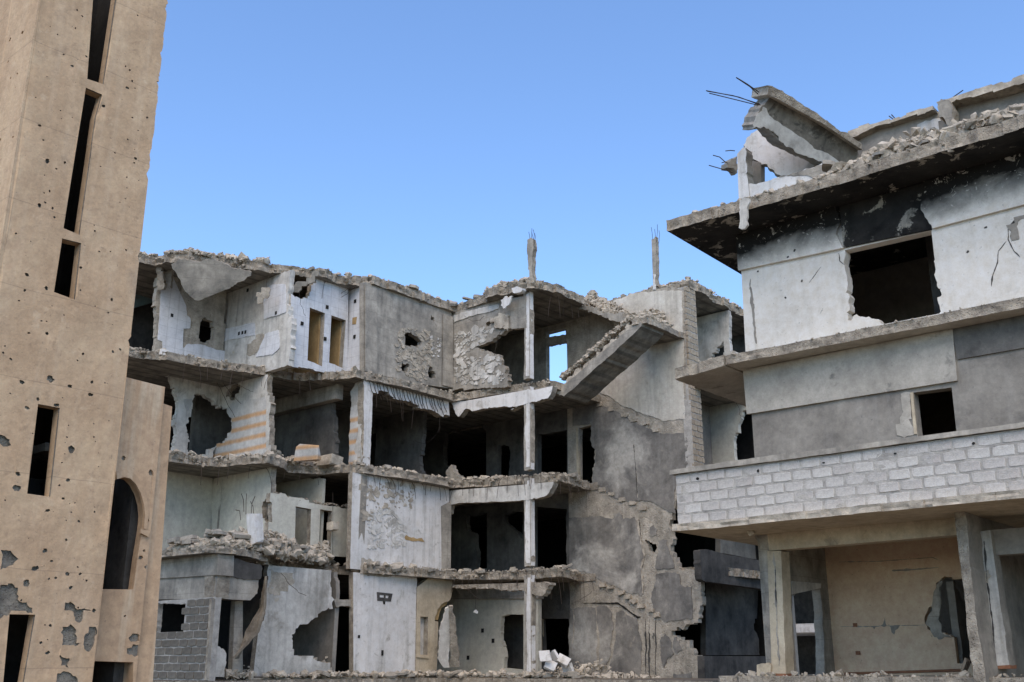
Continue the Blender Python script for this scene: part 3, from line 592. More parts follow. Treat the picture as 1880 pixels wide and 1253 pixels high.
# --- T0 wall, top storey
w_ = plate('wall', PT0, PT0.px(z4([(742,690,1),(960,610,1),(1290,560,1),(1285,790,1),(1170,800),(1100,840),(1030,888),(918,935),(1000,955),(1085,985),(1110,1060),(1125,1125),(1145,1130),(1142,1212),(742,1245,1)])), 'concrete', ap,
      holes=[PT0.px(z4([(985,760),(1010,745),(1030,760),(1010,782)]))], ra=.04, side='raw')
plate('plaster_band', PT0, PT0.px(z4([(750,705),(960,650),(1080,625),(1080,655),(960,690),(760,755)])), 'plaster', w_, thick=.02, off=.03, ra=.02)
plate('hanging_fragment', PT0, PT0.px(z4([(1030,730),(1090,690),(1160,700),(1165,760),(1150,820),(1100,800),(1060,790)])), 'dust', w_, thick=.06, off=.1, ra=.03)
plate('hanging_fragment', PT0, PT0.px(z4([(1140,610),(1180,580),(1225,580),(1200,640),(1160,672),(1142,650)])), 'plaster_clean', w_, thick=.06, off=.35, ra=.02)
plate('hanging_fragment', PT0, PT0.px(z4([(1250,545),(1290,525),(1330,540),(1315,568),(1270,575)])), 'plaster_clean', w_, thick=.2, off=.6, ra=.02)
flakes('plaster_flakes', PT0, z4([(765,830),(930,790),(1060,800),(960,900),(880,960),(770,1000)]), 190, .03, .2, 'plaster', w_, 7)
flakes('plaster_flakes', PT0, z4([(765,1010),(900,990),(1080,1000),(1130,1180),(900,1200),(765,1190)]), 210, .03, .22, 'plaster', w_, 8)
# --- corner columns
def col2(za, zb, m1='concrete', m2='plaster_clean', s=0, t=0, w=.27, d=.22):
    c = box('column', s-w, s, t, t+d, za, zb, m1, ap, ra=.012, side='raw')
    plate('white_face', SP(s), [(t+.01, za+.02, 1), (t+d-.02, za+.02, 1), (t+d-.03, zb-.02, 1), (t+.01, zb-.02, 1)], m2, c, thick=.01, off=.012, ra=.02)
    plate('plaster_skin', TP(t), [(s-.17, za+.1, 1), (s-.01, za+.1, 1), (s-.01, zb-.1, 1), (s-.12, zb-.1)], m2, c, thick=.01, off=.012, ra=.03)
for za, zb in ((Z1, Z2), (Z2+SLT, Z3), (Z3+SLT, Z4), (Z4+SLT, ZR)): col2(za, zb)
cA = plate('roof_column', TP(.05), TP(.05).px(z4([(1300,470,1),(1298,380),(1289,370),(1287,155),(1320,150),(1320,300),(1320,470,1)])), 'concrete', ap, thick=.2, ra=.02, side='raw')
cB = plate('roof_column', TP(TW), TP(TW).px([(1199,525,1),(1196,440),(1203,434),(1205,500),(1206,525,1)]), 'concrete', ap, thick=.2, ra=.02, side='raw')
plate('plaster_skin', TP(TW), TP(TW).px(z5([(782,520),(784,410),(796,405),(798,480),(802,520)])), 'plaster_clean', cB, thick=.02, off=.03, ra=.02)
def rods(parent, pl, pts, L, seed, d=-.1):
    rnd = random.Random(seed)
    for (x, y, l) in pts:
        u, v = pl.uv((x, y)); dx = rnd.gauss(0, .06)
        tube('rebar', [pl.w(u, v-.2, d+rnd.uniform(-.1, .1)), pl.w(u+dx*.3, v+l*.5, d), pl.w(u+dx, v+l, d+.05)], .008, 'rust', parent, 5)
rods(cA, TP(.05), [(969,440,.3),(972,440,.42),(975,440,.3),(978,440,.4),(980,441,.28)], .3, 3)
rods(cB, TP(TW), [(1195,438,.45),(1200,437,.35),(1204,436,.5),(1208,437,.3)], .3, 4)
# --- floor edge beams of the court (white tiled lintels)
w_ = plate('lintel_beam', PS1, PS1.px(z7([(140,110,1),(400,170,1),(760,290,1),(770,440),(740,425),(700,432),(640,392),(500,345),(430,318),(340,290),(250,240),(180,255),(150,240)])), 'plaster_clean', ap, thick=.3, off=.03, ra=.03, side='raw')
w_ = plate('lintel_beam', PT0, PT0.px(z7([(790,330,1),(900,320,1),(1370,235,1),(1430,235,1),(1570,205),(1530,300),(1430,325),(1365,345),(1290,365),(1240,395),(1300,360),(1100,372),(1040,378),(950,400),(900,380),(850,440),(820,410)])), 'plaster_clean', ap, thick=.25, off=.02, ra=.015, side='raw')
w_ = plate('lintel_beam', PT0, PT0.px(z7([(740,1010,1),(1370,960,1),(1440,950,1),(1580,940),(1520,1045),(1430,1065),(1360,1080),(1080,1095),(780,1115),(770,1180),(735,1180,1)])), 'plaster', ap, thick=.25, off=.02, ra=.015, side='raw')
plate('lintel_beam', PT0, PT0.px(b2([(735,560,1),(1240,545,1),(1380,540),(1440,560),(1380,640),(1240,600),(1000,585),(735,580)])), 'raw', ap, thick=.25, off=.0, ra=.03, side='raw')
bars(ap, [(S1+.06, -4.0, Z4), (S1+.06, -.3, Z4)], 8, .4, 1.3, 11, (.12, .05))
for k_ in range(24):
    t_ = -3.95+k_*.15+random.uniform(-.03, .03); l_ = random.uniform(.35, .6); tube('rebar', [W(S1+.045, t_, Z4), W(S1+.05, t_+.09, Z4-l_*.55), W(S1+.06, t_+.22, Z4-l_)], .011, 'rust', ap, 4)
bars(ap, [(S1+.06, -4.0, Z3), (S1+.06, -.3, Z3)], 14, .2, .6, 12, (.15, .05))
bars(ap, [(-3.4, -.06, Z3+.1), (.7, -.06, Z3+.1)], 14, .3, .8, 13, (.02, -.15))
bars(ap, [(-3.2, -.06, Z2+.1), (.7, -.06, Z2+.1)], 16, .2, .7, 14, (.02, -.15))
bars(ap, [(-7.2, -9.6, ZR), (-4.4, -5, ZR)], 8, .2, .7, 15, (.2, -.1))
bars(ap, [(-6.3, -9.4, Z4), (-4.6, -5, Z4)], 12, .2, 1.1, 16, (.2, -.1))
bars(ap, [(-5.7, -9.0, Z3), (-4.6, -5, Z3)], 8, .2, .9, 17, (.2, -.1))
bars(ap, [(.3, .5, Z3), (.2, 3, Z3)], 8, .3, .9, 18, (.3, -.1)); bars(ap, [(.3, .5, Z2), (.2, 3, Z2)], 8, .3, .9, 19, (.3, -.1)); bars(ap, [(.4, .5, ZR), (.3, 3, ZR)], 6, .4, 1.2, 20, (.1, -.1))
# --- S1 rooms, third storey
plate('wall', SP(-7.6), [(T1+.1, Z3+.2, 1), (-.1, Z3+.2, 1), (-.1, Z4, 1), (T1+.1, Z4, 1)], 'dim', ap, holes=[SP(-7.6).px(z7([(165,560,1),(310,600),(310,830),(165,830,1)]))], ra=0)
plate('wall', TP(-.05), [(-7.6, Z3+.2, 1), (-4.8, Z3+.2), (-5.2, Z3+1.2), (-5.0, Z4, 1), (-7.6, Z4, 1)], 'dim', ap, thick=.18, ra=.06)
plate('wall_stub', PT0, PT0.px(z7([(690,960,1),(735,930),(700,850),(740,800),(790,880),(830,960,1)])), 'core', ap, thick=.25, ra=.04, off=-.3)
# --- S1 walls, second and first storey
w_ = plate('wall', PS1, PS1.px(z7([(30,890,1),(100,890,1),(770,1040,1),(770,1700,1),(10,1640,1)])), 'plaster_clean', ap, ra=.03, side='raw', holes=[], snap=(Z2+.1, Z3, .4))
flakes('plaster_flakes', PS1, b2([(130,20),(300,20),(420,160),(400,290),(150,300)]), 240, .02, .16, 'plaster', w_, 21, thick=.012)
flakes('plaster_flakes', PS1, z7([(100,930),(520,960),(500,1140),(330,1140),(120,1250)]), 160, .03, .2, 'dust', w_, 22, thick=.012)
plate('bare_patch', PS1, PS1.px(b2([(400,205),(520,225),(540,255),(480,250),(402,238)])), 'ochre', w_, thick=.01, off=.012, ra=.02)
plate('bare_patch', PS1, PS1.px(b2([(90,370),(150,370),(240,440),(420,480),(300,500),(80,480)])), 'core', w_, thick=.01, off=.016, ra=.03)
plate('pilaster', PS1, PS1.px(b2([(655,0,1),(725,-40,1),(720,440,1),(660,470,1)])), 'concrete', w_, thick=.02, off=.05, ra=.01)
# --- pale rooms of the second storey
plate('wall', PS3, PS3.px(z6([(180,790,1),(300,790,1),(552,840,1),(545,1450,1),(120,1450,1)])), 'paleroom', ap, ra=.02, snap=(Z2+.1, Z3, .8))
plate('wall', PT2, PT2.px(z6([(540,850,1),(700,820,1),(990,800),(990,900),(975,1030),(940,1090),(925,1160),(960,1250),(950,1400),(536,1450,1)])), 'paleroom', ap, ra=.03, side='raw', snap=(Z2+.1, Z3, .5))
e1 = PS2.px(z6([(1182,1128,1),(1300,1150,1),(1292,1445,1),(1175,1425,1)])); e2 = PS2.px(z6([(1370,1150,1),(1460,1165,1),(1448,1500,1),(1358,1470,1)]))
w_ = plate('wall', PS2, PS2.px(z6([(985,1060),(1000,1025),(1060,1020),(1130,1060),(1250,1075),(1400,1120),(1560,1145),(1660,1120),(1650,1520,1),(960,1480,1)])), 'paleroom', ap, holes=[e1, e2, PS2.px(z6([(955,1100),(1000,1100),(1000,1250),(960,1250)]))], ra=.03, hr=.012, side='raw')
crumble(w_, [PS2.uv(p) and (S2-.1,)+PS2.uv(p) for p in z6([(1000,1035),(1130,1065),(1400,1120),(1600,1140)])], .1, 120, 31, smax=.2)
plate('inner_wall', TP(T1-.6), [(-7.5, Z2+.2, 1), (-4.82, Z2+.2, 1), (-4.82, Z3-.1), (-5.6, Z3, 1), (-7.5, Z3, 1)], 'paleroom', ap, thick=.1, ra=.02)
plate('inner_wall', SP(-7.5), [(T2, Z2+.2, 1), (T1-.4, Z2+.2, 1), (T1-.4, Z3, 1), (T2, Z3, 1)], 'greyflat', ap, thick=.1, ra=0, holes=[[(-6.4, Z2+1.6), (-5.4, Z2+1.5), (-5.3, Z3-.4), (-6.3, Z3-.3)]])
plate('column', PT1, PT1.px(z6([(1600,880),(1660,870,1),(1690,890,1),(1660,1480,1),(1635,1470),(1650,1100)])), 'concrete', ap, thick=.25, ra=.03, off=.01)
# --- first storey: plaster walls of the court
h1 = [(1352,640),(1372,662),(1362,730),(1270,762),(1190,832),(1120,852),(1070,912),(1075,970),(1112,1062),(1345,1112,1),(1345,1190,1)]
w_ = plate('wall', PS1, PS1.px(b1([(795,1190,1),(830,900),(880,770),(895,560),(905,440,1),(1080,450,1),(1350,480),(1345,560)]+h1)), 'plaster', ap, ra=.03, side='raw', snap=(Z1, Z2, .3))
plate('bare_patch', PS1, PS1.px(b1([(905,450),(1080,470),(1090,540),(1040,600),(940,640),(905,600)])), 'dust', w_, thick=.01, off=.012, ra=.05)
plate('fallen_lintel', PS1, PS1.px(b1([(1355,655),(1520,668),(1520,720),(1400,715)])), 'concrete', ap, thick=.25, off=-.1, ra=.02, side='raw')
plate('inner_wall', TP(-4.75), [(-7.6, Z1, 1), (-3.9, Z1, 1), (-3.85, Z2-.6), (-4.1, Z2, 1), (-7.6, Z2, 1)], 'greyflat', ap, thick=.15, ra=.03)
plate('inner_wall', SP(-6.6), [(-8.4, Z1, 1), (-4.6, Z1, 1), (-4.6, Z2, 1), (-8.4, Z2, 1)], 'plaster', ap, thick=.15, ra=0, holes=[SP(-6.6).px(b1([(1080,830,1),(1165,820,1),(1165,1010,1),(1080,1010,1)])), SP(-6.6).px(b1([(1200,800,1),(1240,795,1),(1240,1010,1),(1200,1010,1)]))])
w_ = plate('wall', PS1, PS1.px(b2([(30,520,1),(230,530,1),(485,580,1),(478,1205,1),(35,1200,1)])), 'plaster_clean', ap, ra=.015, side='raw', snap=(Z1, Z2, .45))
plate('bare_patch', PS1, PS1.px(b2([(200,610,1),(312,622,1),(300,678,1),(204,672,1)])), 'sootshade', w_, thick=.01, off=.012, ra=.02, holes=[PS1.px(b2([(220,630,1),(250,632,1),(250,650,1),(220,648,1)])), PS1.px(b2([(262,634,1),(284,637,1),(280,655,1),(262,653,1)]))], hr=.005)
for (x, y) in ((73,927),(252,687),(240,1035),(240,1052)):
    u, v = PS1.uv(b2([(x, y)])[0]); plate('socket_box', PS1, [(u-.04, v-.045, 1), (u+.04, v-.045, 1), (u+.04, v+.045, 1), (u-.04, v+.045, 1)], 'black', w_, thick=.03, off=.016, ra=0)
w_ = plate('wall', PS1, PS1.px(b2([(482,575,1),(560,570,1),(730,545),(735,600),(720,660),(690,680),(650,705),(625,750),(608,800,1),(600,1210,1),(472,1205,1)])), 'cream', ap, snap=(Z1, Z2, .3), ra=.012, off=.04, side='raw', holes=[PS1.px(b2([(505,785,1),(560,787,1),(556,1060,1),(505,1055,1)]))], hr=0)
plate('niche_back', PS1, PS1.px(b2([(500,780,1),(566,782,1),(562,1070,1),(500,1062,1)])), 'plaster', w_, thick=.04, off=-.02-.14, ra=0)
plate('niche_sill', PS1, PS1.px(b2([(475,1060,1),(560,1072,1),(560,1085,1),(475,1074,1)])), 'cream', w_, thick=.06, off=.09, ra=0)
plate('arch_moulding', PS1, PS1.px(b2([(598,805,1),(612,750,1),(640,700,1),(690,665,1),(715,660,1),(705,700,1),(670,722,1),(655,760,1),(645,810,1)])), 'ochre', w_, thick=.2, off=-.05, ra=0)
plate('arch_jamb', PS1, PS1.px(b2([(603,815,1),(642,820,1),(632,1160,1),(600,1190,1)])), 'cream', w_, thick=.2, off=-.02, ra=0)
plate('wall', TP(2.0), TP(2.0).px(b2([(650,640,1),(1350,640,1),(1350,1215,1),(620,1215,1)])), 'paleroom', ap, thick=.18, ra=0, hr=.02, holes=[TP(2.0).px(b2([(1088,785),(1245,772,1),(1245,1165,1),(1105,1150),(1098,1000),(1082,955)]))])
plate('ceiling_beam', TP(1.9), TP(1.9).px(b2([(650,560,1),(1350,555,1),(1350,655,1),(650,662,1)])), 'concrete', ap, thick=.3, ra=.01)
for (x, y) in ((955,885),(1030,957),(852,1078)):
    u, v = TP(2.0).uv(b2([(x, y)])[0]); plate('socket_box', TP(2.0), [(u-.06, v-.07, 1), (u+.06, v-.07, 1), (u+.06, v+.07, 1), (u-.06, v+.07, 1)], 'black', ap, thick=.03, off=.02, ra=0)
plate('plinth_step', SP(S1+.25), [(-8.2, .9, 1), (.2, .9, 1), (.2, Z1-.02), (-8.2, Z1-.02)], 'dust', ap, thick=.5, ra=.03, side='raw')
plate('plinth_step', TP(-.25), [(-3.4, .9, 1), (.4, .9, 1), (.4, Z1-.02), (-3.4, Z1-.02)], 'dust', ap, thick=.5, ra=.03, side='raw')
plate('skirting', PS1, PS1.px(b2([(38,1193,1),(478,1200,1),(478,1207,1),(38,1202,1)])), 'redtile', ap, thick=.02, off=.02, ra=0)
# --- shop front at the left corner
TSh = -10.1; SSh = -2.3; PTS = TP(TSh); PSS = SP(SSh)
plate('cornice', PTS, PTS.px(b1([(0,372,1),(300,355,1),(545,340,1),(540,490,1),(0,520,1)])), 'concrete', ap, thick=.5, ra=.012, side='concrete')
plate('lintel_beam', PTS, PTS.px(b1([(0,520,1),(530,488,1),(510,655,1),(0,665,1)])), 'concrete', ap, thick=.4, off=-.06, ra=.015, side='raw')
plate('cornice', PSS, PSS.px(b1([(545,355),(870,415),(880,440),(860,520),(700,510),(560,480,1)])), 'sootshade', ap, thick=.4, off=-.12, ra=.02)
plate('lintel_beam', PSS, PSS.px(b1([(535,490,1),(860,510),(850,600),(800,668,1),(535,655,1)])), 'concrete', ap, thick=.4, off=-.16, ra=.02, side='raw')
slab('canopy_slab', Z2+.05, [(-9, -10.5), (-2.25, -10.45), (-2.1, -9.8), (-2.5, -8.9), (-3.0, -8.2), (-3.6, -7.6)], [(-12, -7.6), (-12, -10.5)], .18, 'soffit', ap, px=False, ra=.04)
pb = PTS.px(b1([(60,900,1),(510,905,1),(470,1250,1),(20,1250,1)])); v_mid = pb[0][1]; v_top = PTS.uv(b1([(300,660)])[0])[1]; ur = PTS.uv(b1([(505,905)])[0])[0]-.02; ul = -6.5
wl = PTS.uv(b1([(98,800)])[0])[0]; wr_ = PTS.uv(b1([(300,800)])[0])[0]
w_ = plate('block_wall', PTS, [(ul, Z1-.25, 1), (ur, Z1-.25, 1), (ur, v_top, 1), (ul, v_top, 1)], 'mortar', ap, holes=[[(wl, v_mid, 1), (wr_, v_mid, 1), (wr_, v_top-.12), (wl, v_top-.06)]], thick=.18, off=-.02, ra=0, hr=.02)
blockwork(w_, PTS, ul, ur, Z1-.25, v_top, .42, .205, 'darkblock', skip=lambda u, v: wl-.04 < u < wr_+.04 and v > v_mid, seed=4)
plate('door_post', PSS, PSS.px(b1([(745,670,1),(800,665,1),(800,1190,1),(725,1180,1)])), 'concrete', ap, thick=.2, off=-.5, ra=.01)
plate('corner_post', PSS, PSS.px(b1([(500,660,1),(530,660,1),(505,1240,1),(462,1240,1)])), 'concrete', ap, thick=.1, ra=.03, off=.0, side='raw')
plate('low_wall', PSS, PSS.px(b1([(505,990),(560,1000),(598,1030),(592,1215,1),(495,1215,1)])), 'plaster', ap, thick=.2, off=-.02, ra=.02)
plate('inner_wall', SP(SSh-3.2), [(TSh+.2, Z1, 1), (-6.9, Z1, 1), (-6.9, Z2, 1), (TSh+.2, Z2, 1)], 'black', ap, thick=.1, ra=0)
plate('inner_wall', TP(-7.4), [(-6, Z1, 1), (-3.7, Z1, 1), (-3.7, Z2, 1), (-6, Z2, 1)], 'sootshade', ap, thick=.1, ra=0)
for k_ in range(9):           # torn awning boards hanging at the corner
    x0 = 870+k_*4.5; a_ = PSS.px(b1([(x0-10*k_/9, 500+k_*8), (x0-8-k_*3, 720), (790-k_*5+20, 900), (640+k_*9, 1085)]))
    plate('hanging_board', PSS, [(a_[0][0]-.03, a_[0][1]), (a_[0][0]+.03, a_[0][1]), (a_[1][0]+.045, a_[1][1]), (a_[2][0]+.05, a_[2][1]), (a_[3][0]+.03, a_[3][1]), (a_[3][0]-.05, a_[3][1]+.02), (a_[2][0]-.04, a_[2][1]+.02), (a_[1][0]-.03, a_[1][1])], 'wood', ap, thick=.015, off=.1-k_*.03, ra=.008)
# --- inner walls behind the open court storeys and the stair wall (all on one line)
PWs = TP(TW)
hs3 = [z7([(740,560),(800,512),(880,490),(960,490),(1020,512),(1055,560,1),(1055,935,1),(830,950),(790,900),(735,800)]), z7([(1145,650),(1230,670),(1240,740),(1225,915,1),(1140,915,1)]), z7([(1450,575),(1675,540,1),(1675,915,1),(1450,915,1)]), z8([(345,530,1),(440,505,1),(445,650),(470,690),(465,800),(450,850),(447,955,1),(345,955,1)])]
hs2 = [b2([(840,60),(985,45,1),(985,440,1),(910,440),(900,200),(840,160)]), b2([(1100,60),(1240,40,1),(1240,240),(1180,170),(1120,120)]), [(980,930,1),(1041,935),(1041,1046,1),(980,1046,1)]]
hs1 = [b3([(55,800,1),(248,800),(245,900),(255,1110,1),(70,1110,1)]), b3([(790,240),(840,258),(872,268),(855,332),(820,312)])]
hs4 = [z4([(1410,820,1),(1558,795,1),(1562,840),(1410,868)]), z4([(1418,918),(1568,885,1),(1572,1080,1),(1560,1240,1),(1420,1240,1)])]
rgt = b3([(985,60),(992,220),(975,320),(1000,360),(1040,450),(1165,465),(1205,520),(1190,640),(1180,780),(1140,830),(1060,880),(980,885),(985,920),(1050,930),(1110,970),(1140,1060),(1220,1070,1),(1222,1270,1)])
tp = PWs.px([(1256,533,1),(1258,660,1),(1260,800),(1240,930)]); so = [(-1.15, Z1-.3, 1), (-1.15, ZR, 1), (.4, ZR, 1)] + PWs.px([(1105,575),(1128,547),(1165,538),(1215,529)]) + tp + PWs.px(rgt)
stair_wall = plate('wall', PWs, so, 'core', ap, holes=[PWs.px(h) for h in hs4+hs3[2:]+hs2[2:]+hs1], thick=.22, ra=.04, hr=.025, grid=.4)
plate('wall', PWs, [(-12, Z1-.3, 1), (-1.15, Z1-.3, 1), (-1.15, Z4+.1, 1), (-12, Z4+.1, 1)], 'dim', ap, holes=[PWs.px(h) for h in hs3+hs2+hs1], thick=.22, ra=0, hr=.025, grid=.5)  # court rooms' shade is put into this part's darker colour
plate('wall', PWs, [(-12, Z4+.1, 1), (-1.15, Z4+.1, 1), (-1.15, ZR, 1), (-12, ZR, 1)], 'concrete', ap, holes=[PWs.px(h) for h in hs4], thick=.22, ra=0, hr=.025, grid=.5)
plate('plaster_skin', PWs, PWs.px([(1126,553),(1160,540),(1252,535),(1256,665),(1258,770),(1222,774),(1180,760),(1148,748),(1120,728),(1085,712),(1078,690),(1128,640)]), 'gable', stair_wall, thick=.02, off=.025, ra=.024)
plate('plaster_skin', PWs, PWs.px(z8([(300,325),(470,335),(590,388),(760,480),(990,575),(1160,560),(1185,640),(1187,800),(1160,850),(1090,850),(1085,1000),(1090,1180),(1000,1150),(900,1090),(780,1090),(600,1050),(495,960),(452,950),(455,860),(472,800),(472,690),(448,650),(443,500,1),(300,510,1)])), 'greyplaster', stair_wall, thick=.02, off=.025, ra=.024)
plate('plaster_skin', PWs, PWs.px(b3([(252,80),(420,70),(560,90),(600,52),(640,90),(720,75),(735,130),(760,230),(790,380),(770,480),(770,640),(700,625),(600,575),(500,540),(420,490),(255,440,1)])), 'greyplaster', stair_wall, thick=.02, off=.025, ra=.024)
plate('plaster_skin', PWs, PWs.px(b3([(850,600),(880,480),(1000,470),(1040,480),(1050,560),(1130,570),(1135,800),(930,822),(850,740)])), 'greyplaster', stair_wall, thick=.02, off=.025, ra=.024)
plate('plaster_skin', PWs, PWs.px(b3([(892,240),(950,240),(970,320),(1000,400),(1010,450),(880,450),(872,400),(890,320)])), 'greyplaster', stair_wall, thick=.02, off=.025, ra=.024)
plate('plaster_skin', PWs, PWs.px(b3([(262,725),(440,720),(520,712),(560,762),(568,880),(548,1060),(480,1180),(462,1260,1),(262,1260,1),(256,1000)])), 'greyplaster', stair_wall, thick=.02, off=.025, ra=.024)
plate('plaster_skin', PWs, PWs.px(b3([(590,755),(640,742),(740,800),(752,900),(772,1000),(768,1260,1),(500,1260,1),(562,1080),(590,900)])), 'greyplaster', stair_wall, thick=.02, off=.025, ra=.024)
for isl in ([(900,960),(940,908),(980,960),(1000,1050),(950,1090),(930,1150),(905,1060)], [(995,960),(1020,930),(1050,1000),(1060,1020),(1010,1040)], [(1000,1190),(1130,1180),(1130,1250),(1000,1250)], [(830,150),(855,132),(882,160),(878,205),(850,215),(828,190)], [(850,900),(860,905),(855,950),(842,930)]):
    plate('plaster_skin', PWs, PWs.px(b3(isl)), 'greyplaster', stair_wall, thick=.02, off=.025, ra=.024)
for (pts_, k_) in ((b3([(500,545),(565,575),(625,605),(672,640),(722,674),(775,705),(830,745),(890,780)]), 1), (z8([(350,290),(430,320),(520,350),(600,385),(690,425),(770,465),(860,500),(930,540)]), 2), (z8([(520,990),(600,1030),(690,1075),(770,1110),(850,1150)]), 3)):
    for (x, y) in pts_:
        u, v = PWs.uv((x+random.uniform(-3, 3), y+random.uniform(-2, 2))); plate('step_stub', PWs, [(u-.12, v-.06), (u+.13, v-.06), (u+.12, v+.05), (u-.12, v+.05)], 'dust', stair_wall, thick=.1, off=.06 if k_ > 1 else .1, ra=.03, step=.06)
def groove(pl, pts, wd, mat, parent, off=.028):
    q = [Vector(p[:2]) for p in pl.px(pts)]; L_ = []; R_ = []
    for i, p in enumerate(q):
        d = (q[min(i+1, len(q)-1)]-q[max(i-1, 0)]).normalized(); n_ = Vector((-d.y, d.x))*wd*random.uniform(.3, 1)*(.25 if i in (0, len(q)-1) else 1); L_.append(tuple(p+n_)); R_.append(tuple(p-n_))
    plate('crack', pl, L_+R_[::-1], mat, parent, thick=.004, off=off, ra=wd*.3, step=.08, relief=0)
groove(PWs, z8([(770,650),(775,750),(785,830),(795,950),(800,1060)]), .035, 'dust', stair_wall); groove(PWs, z8([(770,655),(778,760),(786,840),(797,1040)]), .012, 'black', stair_wall, .033)
groove(PWs, z8([(738,220),(745,250),(755,300)]), .02, 'black', stair_wall)
groove(PWs, b3([(445,720),(455,850),(465,960),(460,1090),(470,1200)]), .05, 'dust', stair_wall); groove(PWs, b3([(280,700),(290,800),(285,920),(275,980)]), .05, 'dust', stair_wall)
groove(PWs, b3([(745,80),(760,200),(790,350),(770,480),(780,620)]), .07, 'dust', stair_wall); groove(PWs, b3([(752,90),(765,200),(775,260)]), .03, 'black', stair_wall, .033)
groove(PWs, b3([(330,690),(480,690),(600,690),(660,730),(740,790),(790,790)]), .03, 'black', stair_wall, .033)
for xx in (800, 825, 870): groove(PWs, b3([(xx,800),(xx-4,900),(xx+3,1000),(xx-3,1100),(xx,1240)]), .035 if xx != 870 else .02, 'sootshade', stair_wall, .012)
# tan block pier closing the stair wall
PP = SP(4.12); zt_ = PP.uv((1268, 535))[1]
pier = plate('block_pier', PP, [(3.5, 6.2), (4.15, 6.2), (4.15, zt_+.1), (3.5, zt_+.1)], 'mortar', ap, thick=.3, off=-.02, ra=.02)
blockwork(pier, PP, 3.48, 4.17, 6.2, zt_+.12, .36, .205, 'tanblock', seed=9)
# roof edge beam, roof over the stair wing and rooms beyond the pier
slab('roof_slab', ZR+.15, [(.6, 3.74), (4.15, 3.74), (4.15, 5.0), (4.1, 6.4), (3.95, 8.7), (3.95, 10.5)], [(0.6, 10.5)], .28, 'soffit', ap, px=False)
plate('wall', SP(2.6), [(4.2, Z4+.2, 1), (6.6, Z4+.2, 1), (6.6, ZR+.1, 1), (4.2, ZR+.1, 1)], 'plaster_clean', ap, thick=.2, ra=0)
plate('wall', TP(6.6), [(2.6, Z4+.2, 1), (4.3, Z4+.2, 1), (4.3, 12.4), (3.95, 12.5), (4.0, ZR+.1, 1), (2.6, ZR+.1, 1)], 'plaster', ap, thick=.2, ra=.03, holes=[[(2.9, 12.3), (3.4, 12.6), (3.7, 12.95), (3.7, 12.3), (3.2, 12.0)]])
plate('wall', TP(9.6), [(1, Z4+.2, 1), (4.4, Z4+.2, 1), (4.4, ZR+.1, 1), (1, ZR+.1, 1)], 'sootshade', ap, thick=.2, ra=0)
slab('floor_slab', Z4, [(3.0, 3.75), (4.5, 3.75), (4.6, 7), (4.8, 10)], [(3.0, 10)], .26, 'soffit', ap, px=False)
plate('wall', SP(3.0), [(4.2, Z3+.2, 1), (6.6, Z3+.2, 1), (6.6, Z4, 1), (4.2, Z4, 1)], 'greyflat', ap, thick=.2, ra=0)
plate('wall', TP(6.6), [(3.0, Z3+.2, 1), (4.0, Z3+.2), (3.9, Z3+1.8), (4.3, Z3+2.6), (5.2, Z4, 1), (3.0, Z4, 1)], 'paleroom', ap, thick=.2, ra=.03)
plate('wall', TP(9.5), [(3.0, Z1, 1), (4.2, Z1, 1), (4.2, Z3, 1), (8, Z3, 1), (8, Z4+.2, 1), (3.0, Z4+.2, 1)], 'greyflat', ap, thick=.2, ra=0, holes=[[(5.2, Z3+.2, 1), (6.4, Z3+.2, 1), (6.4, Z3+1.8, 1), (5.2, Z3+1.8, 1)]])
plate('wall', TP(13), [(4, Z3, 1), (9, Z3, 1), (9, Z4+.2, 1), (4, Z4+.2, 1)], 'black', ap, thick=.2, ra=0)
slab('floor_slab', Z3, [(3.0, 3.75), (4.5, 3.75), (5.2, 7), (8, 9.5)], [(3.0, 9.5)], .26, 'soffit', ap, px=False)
slab('floor_slab', Z2, [(3.0, 3.75), (4.4, 3.75), (4.7, 7), (4.7, 9.5)], [(3.0, 9.5)], .26, 'sootshade', ap, px=False)
P5 = SP(4.5)
plate('burnt_spandrel', P5, P5.px(b3([(1185,315),(1220,305),(1620,385,1),(1660,400,1),(1660,600,1),(1640,590,1),(1230,535),(1200,520),(1190,420)])), 'sootshade', ap, thick=.25, ra=.02)
plate('burnt_spandrel', P5, P5.px(b3([(1215,1065,1),(1680,1068,1),(1680,1300,1),(1222,1300,1)])), 'sootshade', ap, thick=.25, ra=.015)
plate('burnt_wall', SP(3.4), SP(3.4).px(b3([(1225,540,1),(1600,590,1),(1590,800),(1570,880),(1605,960),(1610,1060,1),(1225,1060,1)])), 'sootshade', ap, thick=.2, ra=.03)
plate('wall', SP(3.4), SP(3.4).px(b3([(1330,220,1),(1700,290,1),(1700,400,1),(1330,330,1)])), 'greyflat', ap, thick=.2, ra=.03)
# --- stair flight and landing
NST = 11; f0 = (.35, 10.55); f1 = (3.75, 12.35); ta, tb = 1.15, 2.45
fl = thing('x', 'x', 'x', (0, 0, 0)); bpy.data.objects.remove(fl)
pv = TP(ta); prof = [(f0[0]-.1, f0[1]-.05), (f0[0]+.2, f0[1]-.18), (f1[0]+.05, f1[1]-.16), (f1[0]+.05, f1[1]-.02), (f1[0]-.2, f1[1]-.02), (f0[0]-.1, f0[1]+.05)]
stair = plate('stair_flight', pv, prof, 'concrete', ap, thick=tb-ta, ra=.02, side='soffit')
for i in range(NST):
    s_ = f0[0]+(f1[0]-f0[0])*i/NST; z_ = f0[1]+.0+(f1[1]-f0[1])*i/NST
    plate('step', TP(ta+.02), [(s_, z_-.02), (s_+.33, z_+.12), (s_+.31, z_+.34+random.uniform(-.08, .03)), (s_+random.uniform(0, .1), z_+.3+random.uniform(-.1, .03))], 'dust', stair, thick=tb-ta-.05, ra=.02, step=.08, edge=.03)
